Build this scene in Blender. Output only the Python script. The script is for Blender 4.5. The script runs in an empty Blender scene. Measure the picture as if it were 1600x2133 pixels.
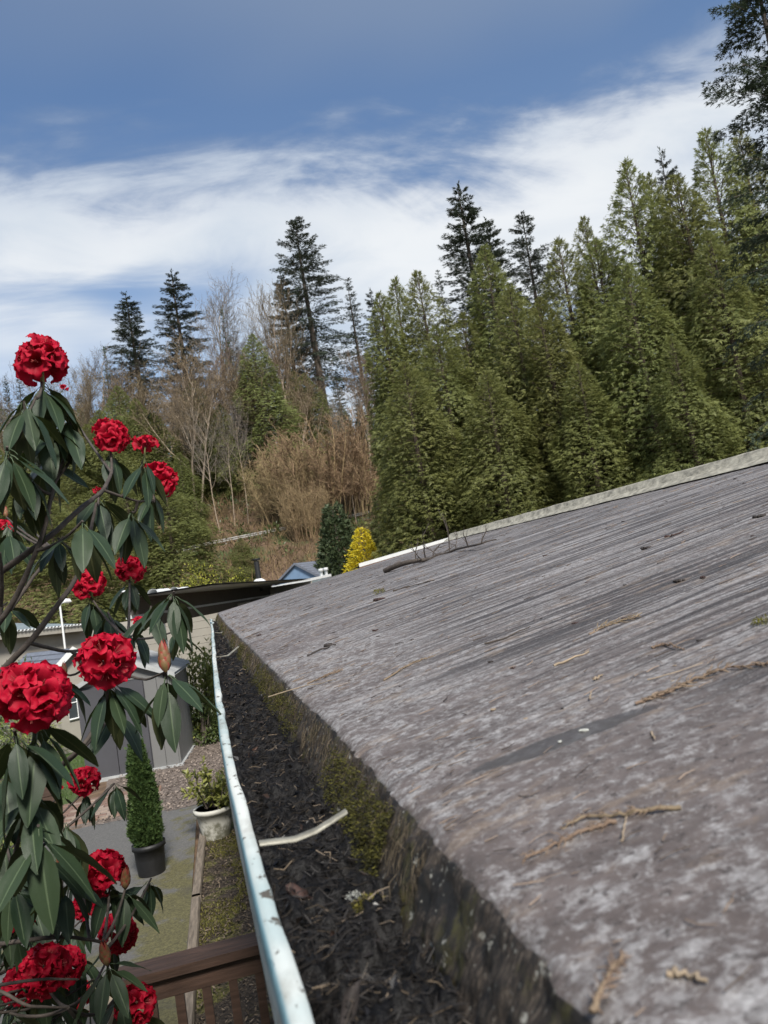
import bpy, math, random
import numpy as np
from mathutils import Vector, Matrix

random.seed(7)
SC = bpy.context.scene
COL = SC.collection
PI = math.pi

# ------------------------------------------------------------------ camera
CAMZ = 2.85
YAW, PITCH, ROLL = math.radians(13.6), math.radians(4.85), math.radians(9.0)
FPX, CX, CY = 1600.0, 800.0, 1066.5
Fv = np.array([math.sin(YAW)*math.cos(PITCH), math.cos(YAW)*math.cos(PITCH), math.sin(PITCH)])
R0 = np.array([math.cos(YAW), -math.sin(YAW), 0.0])
U0 = np.cross(R0, Fv)
Rv = math.cos(ROLL)*R0 - math.sin(ROLL)*U0
Uv = math.cos(ROLL)*U0 + math.sin(ROLL)*R0
CAM = np.array([0.0, 0.0, CAMZ])
cam = bpy.data.cameras.new('camera')
camo = bpy.data.objects.new('camera', cam)
COL.objects.link(camo)
camo.matrix_world = Matrix(((Rv[0], Uv[0], -Fv[0], 0), (Rv[1], Uv[1], -Fv[1], 0), (Rv[2], Uv[2], -Fv[2], CAMZ), (0, 0, 0, 1)))
cam.sensor_fit = 'HORIZONTAL'; cam.sensor_width = 36.0; cam.lens = 36.0
cam.clip_start = 0.02; cam.clip_end = 6000
cam.dof.use_dof = True; cam.dof.focus_distance = 3.2; cam.dof.aperture_fstop = 11.5
SC.camera = camo

# ------------------------------------------------------------------ sky, sun, exposure
SUN_EL, SUN_AZ = math.radians(46), math.radians(176)      # azimuth clockwise from +Y
world = bpy.data.worlds.new('World'); SC.world = world; world.use_nodes = True
SKY_STRENGTH, SUN_STRENGTH, SUN_ANGLE = 0.052, 2.1, 12.0
SC.view_settings.view_transform = 'Standard'; SC.view_settings.look = 'None'
SC.view_settings.exposure = 1.5; SC.view_settings.gamma = 1.0; SC.view_settings.use_curve_mapping = False
sl = bpy.data.lights.new('sun', 'SUN'); sl.energy = SUN_STRENGTH; sl.angle = math.radians(SUN_ANGLE); sl.color = (1.0, 0.95, 0.87)
so = bpy.data.objects.new('sun', sl); COL.objects.link(so)
sd = Vector((math.sin(SUN_AZ)*math.cos(SUN_EL), math.cos(SUN_AZ)*math.cos(SUN_EL), math.sin(SUN_EL)))
so.rotation_euler = (-sd).to_track_quat('-Z', 'Y').to_euler()
so.location = (0, 0, 60)


class NT:
    """small node helper"""
    def __init__(s, tree): s.t = tree; s.n = tree.nodes; s.l = tree.links
    def add(s, typ, props=None, **inp):
        n = s.n.new(typ)
        for k, v in (props or {}).items(): setattr(n, k, v)
        for k, v in inp.items():
            key = int(k[1:]) if k[0] == 'i' and k[1:].isdigit() else k.replace('_', ' ')
            s.put(n.inputs[key], v)
        return n
    def put(s, sock, v):
        if isinstance(v, bpy.types.NodeSocket): s.l.new(v, sock)
        elif isinstance(v, (tuple, list)) and sock.type == 'RGBA' and len(v) == 3: sock.default_value = (*v, 1)
        else: sock.default_value = v
    def math(s, op, a, b=0.0, clamp=False):
        n = s.add('ShaderNodeMath', {'operation': op, 'use_clamp': clamp}, i0=a, i1=b); return n.outputs[0]
    def vmath(s, op, a, b=(0, 0, 0)):
        n = s.add('ShaderNodeVectorMath', {'operation': op}, i0=a, i1=b); return n.outputs[1] if op == 'DOT_PRODUCT' else n.outputs[0]
    def scale(s, v, xyz): return s.vmath('MULTIPLY', v, xyz)
    def mix(s, f, a, b, blend='MIX'):
        n = s.add('ShaderNodeMix', {'data_type': 'RGBA', 'blend_type': blend})
        s.put(n.inputs[0], f); s.put(n.inputs[6], a); s.put(n.inputs[7], b); return n.outputs[2]
    def noise(s, vec, scale, detail=4.0, rough=0.55, dist=0.0):
        n = s.add('ShaderNodeTexNoise', None, Vector=vec, Scale=scale, Detail=detail, Roughness=rough, Distortion=dist); return n.outputs[0]
    def vor(s, vec, scale, out=0, feature='F1'):
        n = s.add('ShaderNodeTexVoronoi', {'feature': feature}, Vector=vec, Scale=scale); return n.outputs[out]
    def step(s, v, lo, hi, to0=0.0, to1=1.0):
        n = s.add('ShaderNodeMapRange', {'interpolation_type': 'SMOOTHSTEP'}, i0=v, i1=lo, i2=hi, i3=to0, i4=to1); return n.outputs[0]
    def ramp(s, v, stops):
        n = s.add('ShaderNodeValToRGB', None, Fac=v); e = n.color_ramp.elements
        while len(e) < len(stops): e.new(0.5)
        for el, (p, c) in zip(e, stops): el.position = p; el.color = (*c, 1)
        return n.outputs[0]
    def attr(s, name): return s.add('ShaderNodeAttribute', {'attribute_name': name}).outputs['Fac']


CLX, CLY = 7.7, -4.2
def sky_nodes():
    k = NT(world.node_tree); k.n.clear()
    out = k.add('ShaderNodeOutputWorld'); bg = k.add('ShaderNodeBackground')
    sky = k.add('ShaderNodeTexSky', {'sky_type': 'NISHITA', 'sun_disc': False, 'sun_elevation': SUN_EL, 'sun_rotation': SUN_AZ,
                                     'altitude': 100.0, 'air_density': 1.25, 'dust_density': 0.3, 'ozone_density': 2.5})
    d = k.add('ShaderNodeTexCoord').outputs['Generated']
    sep = k.add('ShaderNodeSeparateXYZ', None, Vector=d)
    z = sep.outputs[2]; zz = k.math('ADD', k.math('MAXIMUM', z, 0.0), 0.16)
    # the cloud sheet is flat and high, so project the direction onto it
    px = k.math('DIVIDE', sep.outputs[0], zz); py = k.math('DIVIDE', sep.outputs[1], zz)
    p = k.add('ShaderNodeCombineXYZ', None, X=px, Y=py).outputs[0]
    q = k.vmath('ADD', p, (CLX, CLY, 0))
    big = k.noise(q, 0.9, 3, 0.5, 0.3)
    wisp = k.noise(k.scale(q, (1.1, 2.0, 1)), 1.9, 9, 0.56, 0.6)
    fine = k.noise(k.scale(q, (1.0, 1.5, 1)), 7.0, 6, 0.60, 0.6)
    e = k.math('ADD', z, k.math('MULTIPLY', k.math('SUBTRACT', wisp, 0.5), 0.22))
    e = k.math('ADD', e, k.math('MULTIPLY', k.math('SUBTRACT', big, 0.5), 0.16))
    e = k.math('ADD', e, k.math('MULTIPLY', k.math('SUBTRACT', fine, 0.5), 0.045))
    bank = k.step(e, 0.565, 0.445)
    hole = k.step(k.noise(q, 0.75, 3, 0.55, .4), 0.50, 0.62)
    low = k.math('MULTIPLY', k.step(k.math('ADD', z, k.math('MULTIPLY', k.math('SUBTRACT', wisp, 0.5), 0.2)), 0.43, 0.35), hole)
    bank2 = k.math('MULTIPLY', bank, k.math('SUBTRACT', 1.0, k.math('MULTIPLY', low, 0.8)))
    veil = k.math('MAXIMUM', k.step(big, 0.40, 0.75, 0.0, 0.22), k.step(k.math('ADD', z, k.math('MULTIPLY', k.math('SUBTRACT', big, 0.5), 0.5)), 0.54, 0.72, 0.0, 0.66))
    puff = k.math('MULTIPLY', k.step(fine, 0.60, 0.76), k.step(wisp, 0.50, 0.64))
    f = k.math('MAXIMUM', k.math('MULTIPLY', bank2, 0.86), k.math('MAXIMUM', veil, k.math('MULTIPLY', puff, 0.55)))
    body = k.mix(k.step(k.math('ADD', k.math('MULTIPLY', wisp, .4), k.math('MULTIPLY', big, .6)), 0.36, 0.62), (4.1, 4.7, 5.4), (6.6, 6.7, 6.7))
    clouds = k.mix(k.step(bank, 0.15, 0.95), (1.7, 2.2, 3.1), body)
    col = k.mix(f, k.mix(1.0, sky.outputs[0], (0.74, 0.81, 0.90), 'MULTIPLY'), clouds)
    k.put(bg.inputs['Color'], col); bg.inputs['Strength'].default_value = SKY_STRENGTH
    k.l.new(bg.outputs[0], out.inputs[0])
sky_nodes()


# ------------------------------------------------------------------ helpers: photograph ray -> place
def ray(px, py): return Fv + Rv*(px-CX)/FPX + Uv*(CY-py)/FPX
def at_y(px, py, Y): d = ray(px, py); return CAM + d*(Y/d[1])
def at_d(px, py, dist): return CAM + ray(px, py)*dist
def at_z(px, py, z): d = ray(px, py); return CAM + d*((z-CAMZ)/d[2])


# ------------------------------------------------------------------ helpers: noise, meshes, objects
def vnoise(x, y, seed=0):
    x = np.asarray(x, float); y = np.asarray(y, float)
    xi = np.floor(x).astype(np.int64); yi = np.floor(y).astype(np.int64)
    fx = x-xi; fy = y-yi; fx = fx*fx*(3-2*fx); fy = fy*fy*(3-2*fy)
    def h(a, b):
        n = (a*374761393 + b*668265263 + seed*1442695041) & 0xffffffff
        n = ((n ^ (n >> 13))*1274126177) & 0xffffffff
        return ((n ^ (n >> 16)) & 0xffff)/65535.0
    return (h(xi, yi)*(1-fx)+h(xi+1, yi)*fx)*(1-fy) + (h(xi, yi+1)*(1-fx)+h(xi+1, yi+1)*fx)*fy
def fbm(x, y, seed=0, oct=4):
    s = 0; a = 0.5
    for o in range(oct): s = s + a*(vnoise(x*2**o, y*2**o, seed+o*17)-0.5); a *= 0.5
    return s
def unit(v):
    v = np.asarray(v, float); return v/np.maximum(np.linalg.norm(v, axis=-1, keepdims=True), 1e-9)


class MB:
    """collects vertices and faces of ONE mesh"""
    def __init__(s): s.v = []; s.q = []; s.t = []; s.a = []; s.uv = None; s.n = 0
    def _add(s, v, tint):
        v = np.asarray(v, float).reshape(-1, 3); b = s.n; s.v.append(v); s.n += len(v)
        s.a.append(np.broadcast_to(np.asarray(tint, float), (len(v),)).copy()); return b
    def quads(s, v, f, tint=0.5, mi=0):
        b = s._add(v, tint); f = np.asarray(f, np.int64).reshape(-1, 4)
        s.q.append(np.c_[f+b, np.full(len(f), mi)])
    def tris(s, v, f, tint=0.5, mi=0):
        b = s._add(v, tint); f = np.asarray(f, np.int64).reshape(-1, 3)
        s.t.append(np.c_[f+b, np.full(len(f), mi)])
    def box(s, c, h, rot=None, tint=0.5, mi=0):
        v = np.array([(x, y, z) for x in (-1, 1) for y in (-1, 1) for z in (-1, 1)], float)*np.asarray(h, float)
        if rot is not None: v = v @ np.asarray(rot).T
        s.quads(v+np.asarray(c, float), [(0, 1, 3, 2), (4, 6, 7, 5), (0, 4, 5, 1), (2, 3, 7, 6), (0, 2, 6, 4), (1, 5, 7, 3)], tint, mi)
    def grid(s, P, tint=0.5, mi=0):
        n, m = P.shape[:2]; i = np.arange(n*m).reshape(n, m)
        f = np.stack([i[:-1, :-1], i[1:, :-1], i[1:, 1:], i[:-1, 1:]], -1).reshape(-1, 4)
        s.quads(P.reshape(-1, 3), f, tint if np.isscalar(tint) else np.asarray(tint).ravel(), mi)
    def tube(s, pts, rad, k=6, tint=0.5, mi=0, cap=True):
        pts = np.asarray(pts, float); n = len(pts); rad = np.broadcast_to(np.asarray(rad, float), (n,))
        T = unit(np.gradient(pts, axis=0)); ref = np.array([0, 0, 1.0]) if abs(T[0][2]) < 0.9 else np.array([1.0, 0, 0])
        A = np.cross(T, ref); A = unit(A); B = np.cross(T, A)
        an = np.arange(k)*2*PI/k
        P = pts[:, None] + rad[:, None, None]*(A[:, None]*np.cos(an)[None, :, None]+B[:, None]*np.sin(an)[None, :, None])
        i = np.arange(n*k).reshape(n, k); j = np.roll(i, -1, 1)
        f = np.stack([i[:-1], j[:-1], j[1:], i[1:]], -1).reshape(-1, 4)
        s.quads(P.reshape(-1, 3), f, tint, mi)
        if cap:
            for row, rv in ((P[0], 1), (P[-1], 0)):
                r = np.vstack([row, row.mean(0)]); ff = [(a, (a+1) % k, k)[::-1 if rv else 1] for a in range(k)]
                s.tris(r, ff, tint, mi)
    def segs(s, P0, P1, r0, r1, tint=0.5, k=3):
        """many separate thin prisms"""
        P0 = np.asarray(P0, float); P1 = np.asarray(P1, float); n = len(P0)
        if n == 0: return
        r0 = np.broadcast_to(np.asarray(r0, float), (n,)); r1 = np.broadcast_to(np.asarray(r1, float), (n,))
        T = unit(P1-P0); ref = np.where(np.abs(T[:, 2:3]) < 0.9, np.array([[0, 0, 1.0]]), np.array([[1.0, 0, 0]]))
        A = unit(np.cross(T, ref)); B = np.cross(T, A); an = np.arange(k)*2*PI/k
        ring = A[:, None]*np.cos(an)[None, :, None]+B[:, None]*np.sin(an)[None, :, None]
        V = np.concatenate([P0[:, None]+ring*r0[:, None, None], P1[:, None]+ring*r1[:, None, None]], 1)
        a = np.arange(k); b = (a+1) % k
        f = np.stack([a, b, b+k, a+k], -1)[None]+(np.arange(n)*2*k)[:, None, None]
        t = np.broadcast_to(np.asarray(tint, float), (n,)).repeat(2*k)
        s.quads(V.reshape(-1, 3), f.reshape(-1, 4), t)
    def kites(s, P, D, N, L, W, tint=0.5, fold=0.0, mi=0, mid=0.45):
        """many leaf-sized pointed blades"""
        P = np.asarray(P, float); D = unit(D); N = np.asarray(N, float); S = unit(np.cross(D, N)); N2 = np.cross(S, D)
        L = np.asarray(L, float)[:, None]; W = np.asarray(W, float)[:, None]
        V = np.stack([P, P+D*L*mid+S*W*.5+N2*W*fold, P+D*L, P+D*L*mid-S*W*.5+N2*W*fold], 1)
        n = len(P); f = (np.arange(n)*4)[:, None]+np.arange(4)[None]
        t = np.broadcast_to(np.asarray(tint, float), (n,)).repeat(4)
        s.quads(V.reshape(-1, 3), f, t, mi)
    def mesh(s, name, mats, smooth=False):
        me = bpy.data.meshes.new(name)
        V = np.concatenate(s.v); Q = np.concatenate(s.q) if s.q else np.zeros((0, 5), np.int64); T = np.concatenate(s.t) if s.t else np.zeros((0, 4), np.int64)
        me.vertices.add(len(V)); me.vertices.foreach_set('co', V.astype(np.float32).ravel())
        nl = len(Q)*4+len(T)*3; me.loops.add(nl)
        me.loops.foreach_set('vertex_index', np.r_[Q[:, :4].ravel(), T[:, :3].ravel()].astype(np.int32))
        me.polygons.add(len(Q)+len(T))
        me.polygons.foreach_set('loop_start', np.r_[np.arange(len(Q))*4, len(Q)*4+np.arange(len(T))*3].astype(np.int32))
        me.polygons.foreach_set('material_index', np.r_[Q[:, 4], T[:, 3]].astype(np.int32))
        me.polygons.foreach_set('use_smooth', np.full(len(Q)+len(T), bool(smooth)))
        at = me.attributes.new('tint', 'FLOAT', 'POINT'); at.data.foreach_set('value', np.concatenate(s.a).astype(np.float32))
        for m in (mats if isinstance(mats, (list, tuple)) else [mats]): me.materials.append(m)
        me.update(calc_edges=True); return me


def link(name, me, parent=None, loc=None, rot=None, scale=None):
    o = bpy.data.objects.new(name, me); COL.objects.link(o)
    if parent is not None: o.parent = parent
    if loc is not None: o.location = [float(a) for a in loc]
    if rot is not None: o.rotation_euler = rot
    if scale is not None: o.scale = scale if isinstance(scale, (tuple, list)) else (scale,)*3
    return o
def tag(o, label=None, cat=None, group=None, kind=None):
    for k, v in (('label', label), ('category', cat), ('group', group), ('kind', kind)):
        if v: o[k] = v
    return o
def thing(name, label, cat, loc=(0, 0, 0), rz=0.0, group=None):
    return tag(link(name, None, None, loc, (0, 0, rz)), label, cat, group)
def frame_mat(x, y, z): return np.stack([x, y, z], 1)
def orient(o, P, X, Y, Z, sc=1.0):
    s = sc if isinstance(sc, (tuple, list)) else (sc, sc, sc)
    o.matrix_local = Matrix([[X[i]*s[0], Y[i]*s[1], Z[i]*s[2], P[i]] for i in range(3)]+[[0, 0, 0, 1]])


# ------------------------------------------------------------------ materials
def material(name, fn):
    m = bpy.data.materials.new(name); m.use_nodes = True; k = NT(m.node_tree); k.n.clear()
    out = k.add('ShaderNodeOutputMaterial'); b = k.add('ShaderNodeBsdfPrincipled')
    pos = k.add('ShaderNodeTexCoord').outputs['Object']
    r = fn(k, b, pos)
    k.l.new(r if isinstance(r, bpy.types.NodeSocket) else b.outputs[0], out.inputs[0]); return m
def bump(k, b, h, strength=0.4, dist=0.01):
    n = k.add('ShaderNodeBump', None, Strength=strength, Distance=dist, Height=h); k.l.new(n.outputs[0], b.inputs['Normal'])
def plain(name, c, rough=0.6, var=0.25, scale=6.0, metal=0.0, spec=0.5, stretch=(1, 1, 1), bm=0.15):
    def f(k, b, pos):
        v = k.scale(pos, stretch); n = k.noise(v, scale, 5, 0.6)
        c0 = tuple(a*(1-var) for a in c); c1 = tuple(min(1, a*(1+var)) for a in c)
        k.put(b.inputs['Base Color'], k.ramp(n, [(0.3, c0), (0.7, c1)]))
        b.inputs['Roughness'].default_value = rough; b.inputs['Metallic'].default_value = metal; b.inputs['Specular IOR Level'].default_value = spec
        if bm: bump(k, b, n, bm)
    return material(name, f)
def foliage(name, c0, c1, rough=0.55, trans=0.22, tcol=None, spec=0.35, objvar=0.25):
    def f(k, b, pos):
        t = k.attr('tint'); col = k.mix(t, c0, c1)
        rnd = k.add('ShaderNodeObjectInfo').outputs['Random']
        hs = k.add('ShaderNodeHueSaturation', None, Hue=k.math('ADD', k.math('MULTIPLY', rnd, 0.03), 0.485), Saturation=1.0,
                   Value=k.math('ADD', k.math('MULTIPLY', rnd, objvar), 1-objvar/2), Color=col)
        k.put(b.inputs['Base Color'], hs.outputs[0]); b.inputs['Roughness'].default_value = rough; b.inputs['Specular IOR Level'].default_value = spec
        if not trans: return None
        tr = k.add('ShaderNodeBsdfTranslucent', None, Color=k.mix(0.5, hs.outputs[0], tcol or c1))
        return k.add('ShaderNodeMixShader', None, i0=trans, i1=b.outputs[0], i2=tr.outputs[0]).outputs[0]
    return material(name, f)

M = {}
M['bark'] = plain('bark', (0.085, 0.068, 0.055), 0.9, 0.5, 9, stretch=(3, 3, .5), bm=0.5)
M['bark_red'] = plain('bark_red', (0.075, 0.055, 0.042), 0.9, 0.4, 9, stretch=(3, 3, .5), bm=0.4)
M['bark_pale'] = plain('bark_pale', (0.34, 0.27, 0.20), 0.9, 0.45, 4, stretch=(2, 2, .6), bm=0.3)
M['twig_tan'] = foliage('twig_tan', (0.085, 0.062, 0.044), (0.22, 0.16, 0.10), 0.8, 0.0, objvar=0.2)
M['twig_grey'] = foliage('twig_grey', (0.080, 0.070, 0.060), (0.20, 0.17, 0.14), 0.8, 0.0)
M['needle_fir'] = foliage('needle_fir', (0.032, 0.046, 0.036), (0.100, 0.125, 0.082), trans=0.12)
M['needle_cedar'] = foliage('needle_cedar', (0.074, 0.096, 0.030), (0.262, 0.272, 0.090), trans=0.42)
M['needle_hemlock'] = foliage('needle_hemlock', (0.022, 0.034, 0.024), (0.070, 0.095, 0.056), trans=0.25)
M['needle_thuja'] = foliage('needle_thuja', (0.028, 0.055, 0.018), (0.085, 0.125, 0.035), trans=0.2)
M['needle_dark'] = foliage('needle_dark', (0.034, 0.056, 0.026), (0.095, 0.130, 0.060), trans=0.15)
M['needle_gold'] = foliage('needle_gold', (0.30, 0.26, 0.022), (0.88, 0.69, 0.05), trans=0.25, objvar=0.05)
M['leaf_lime'] = foliage('leaf_lime', (0.16, 0.19, 0.03), (0.50, 0.52, 0.08), trans=0.3)
M['leaf_shrub'] = foliage('leaf_shrub', (0.035, 0.062, 0.022), (0.12, 0.17, 0.05), trans=0.2, spec=0.5, rough=0.4)
M['leaf_yellowgreen'] = foliage('leaf_yellowgreen', (0.10, 0.13, 0.03), (0.33, 0.36, 0.10), trans=0.25, spec=0.5, rough=0.4)
M['brush'] = foliage('brush', (0.085, 0.055, 0.034), (0.25, 0.175, 0.09), 0.85, 0.1)
M['grass'] = foliage('grass', (0.035, 0.075, 0.015), (0.10, 0.17, 0.03), trans=0.2)
M['moss'] = foliage('moss', (0.022, 0.022, 0.006), (0.095, 0.085, 0.016), 0.9, 0.15, objvar=0.1)


# ------------------------------------------------------------------ ground: flat yard, hill behind
def terr(x, y):
    x = np.asarray(x, float); y = np.asarray(y, float)
    d = y - 60 - 0.10*np.abs(x+5)
    h = 0.47*np.where(d > 0, d, 0)
    h = 40*np.tanh(h/40*0.95)
    n = fbm(x/14, y/14, 3, 3)*3.0*np.clip(d/15, 0, 1)
    return h + n
def terr_hit(px, py):
    d = ray(px, py); t = 2.0
    for i in range(4000):
        p = CAM+d*t
        if p[2] < terr(p[0], p[1]): return p
        t += 0.15
    return CAM+d*t

def ground_mat(k, b, pos):
    sep = k.add('ShaderNodeSeparateXYZ', None, Vector=pos)
    n1 = k.noise(pos, 0.5, 6, 0.6); n2 = k.noise(pos, 4.0, 6, 0.7); n3 = k.noise(pos, 0.06, 4, 0.6)
    litter = k.ramp(n2, [(0.3, (0.055, 0.035, 0.022)), (0.55, (0.14, 0.088, 0.052)), (0.75, (0.23, 0.16, 0.095))])
    green = k.ramp(n2, [(0.35, (0.025, 0.04, 0.012)), (0.7, (0.085, 0.11, 0.03))])
    k.put(b.inputs['Base Color'], k.mix(k.step(k.math('ADD', k.math('MULTIPLY', n1, .5), k.math('MULTIPLY', n3, .5)), 0.5, 0.6), litter, green))
    b.inputs['Roughness'].default_value = 0.95; bump(k, b, n2, 0.6, 0.1)
M['ground'] = material('ground', ground_mat)
def build_ground():
    gx = np.unique(np.r_[np.linspace(-1600, -150, 12), np.arange(-150, -20, 4), np.arange(-20, 40, 2), np.arange(40, 160, 4), np.linspace(160, 1600, 12)])
    gy = np.unique(np.r_[np.linspace(-1600, -60, 12), np.arange(-60, 50, 4), np.arange(50, 180, 2.5), np.linspace(180, 1600, 14)])
    X, Y = np.meshgrid(gx, gy, indexing='ij'); Z = terr(X, Y)
    mb = MB(); mb.grid(np.stack([X, Y, Z], -1))
    tag(link('ground', mb.mesh('ground', M['ground'], True)), kind='structure')
build_ground()


# ------------------------------------------------------------------ tree builders
def trunk_mesh(name, H, r, seed, mat_, lean=0.01, k=8, top=0.97):
    rng = np.random.default_rng(seed); n = 9; t = np.linspace(0, 1, n)
    P = np.c_[np.cumsum(rng.normal(0, lean*H/n, n)), np.cumsum(rng.normal(0, lean*H/n, n)), t*H*top]; P[0, :2] = 0; P[:, :2] -= P[0, :2]
    mb = MB(); mb.tube(P, r*(1-t)**0.9+0.012*r+0.01, k); mb.tube([(0, 0, -0.6), (0, 0, 0.02), (0, 0, .5)], [r*1.5, r*1.35, r*1.0], k)
    return mb

def fir(H, R, seed, z0=0.16, dens=1.0, droop=0.28, ragged=0.35, whorl=0.62, leaf=(0.34, 0.62), wid=0.24, pow_=0.85, branch_r=0.035, fing=True):
    """whorled conifer with flat layered branches: returns crown and trunk meshes' builders"""
    rng = np.random.default_rng(seed); cr = MB(); tr = trunk_mesh('t', H, 0.012*H+0.02, seed, None)
    zs = np.arange(z0*H, H*0.985, whorl); P = []; D = []; L = []; T = []; S0 = []; S1 = []
    for z in zs:
        t = (z-z0*H)/(H*(1-z0)); nb = rng.integers(4, 7); a0 = rng.uniform(0, 2*PI)
        for j in range(nb):
            if rng.random() > 0.93: continue
            az = a0+j*2*PI/nb+rng.normal(0, .25); ln = (R*(1-t)**pow_)*(1-ragged*rng.random())+0.18
            if rng.random() < .12: ln *= .55
            el = math.radians(-12+50*t+rng.normal(0, 6)); zz = z+rng.normal(0, .26)
            h = np.array([math.cos(az), math.sin(az), 0]); sd_ = np.array([-h[1], h[0], 0])
            dr = droop*(1-0.7*t)
            def pt(s): return np.outer(s, h*ln*math.cos(el))+np.outer(s*math.sin(el)*ln-dr*ln*s**2+0.5*dr*ln*np.clip(s-.6, 0, 1)**1.3, [0, 0, 1.0])+[0, 0, zz]
            ss = np.linspace(0, .92, 4); q = pt(ss); S0 += list(q[:-1]); S1 += list(q[1:])
            n = int((ln/0.22)*5*dens)+5; s = rng.random(n)**0.75*0.92+0.08
            p = pt(s); d0 = pt(s+.02)-p; d0 = unit(d0)
            sgn = rng.choice([-1, 1], n)[:, None]; spread = rng.uniform(.35, 1.1, n)[:, None]
            d = d0*0.9+sd_*sgn*spread+np.c_[np.zeros(n), np.zeros(n), rng.normal(-.26, .30, n)]
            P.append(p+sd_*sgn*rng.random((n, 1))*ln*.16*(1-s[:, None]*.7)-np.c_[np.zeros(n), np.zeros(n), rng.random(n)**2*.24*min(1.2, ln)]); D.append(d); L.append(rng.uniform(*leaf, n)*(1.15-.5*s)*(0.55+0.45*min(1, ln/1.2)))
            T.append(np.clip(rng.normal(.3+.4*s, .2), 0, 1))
    P = np.concatenate(P); D = unit(np.concatenate(D)); L = np.concatenate(L); T = np.concatenate(T); n = len(P)
    N = np.c_[rng.normal(0, .6, n), rng.normal(0, .6, n), np.ones(n)]
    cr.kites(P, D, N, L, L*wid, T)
    if fing:
        S = unit(np.cross(D, N))
        for sg in (-1, 1):
            cr.kites(P+D*(L*.15)[:, None], D*.8+S*sg*.6+rng.normal(0, .1, (n, 3)), N, L*.6, L*wid*.75, np.clip(T-.05, 0, 1))
    S0 = np.array(S0); S1 = np.array(S1)
    tr.segs(S0, S1, branch_r*0.8, branch_r*0.5, .5)
    # leader
    m = 26; zt = rng.uniform(H*.93, H*1.0, m); a = rng.uniform(0, 2*PI, m)
    cr.kites(np.c_[np.zeros(m), np.zeros(m), zt], np.c_[np.cos(a)*.5, np.sin(a)*.5, np.ones(m)*.9], np.c_[np.cos(a), np.sin(a), np.ones(m)], np.full(m, .35), np.full(m, .09), .5)
    return cr, tr

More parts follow.
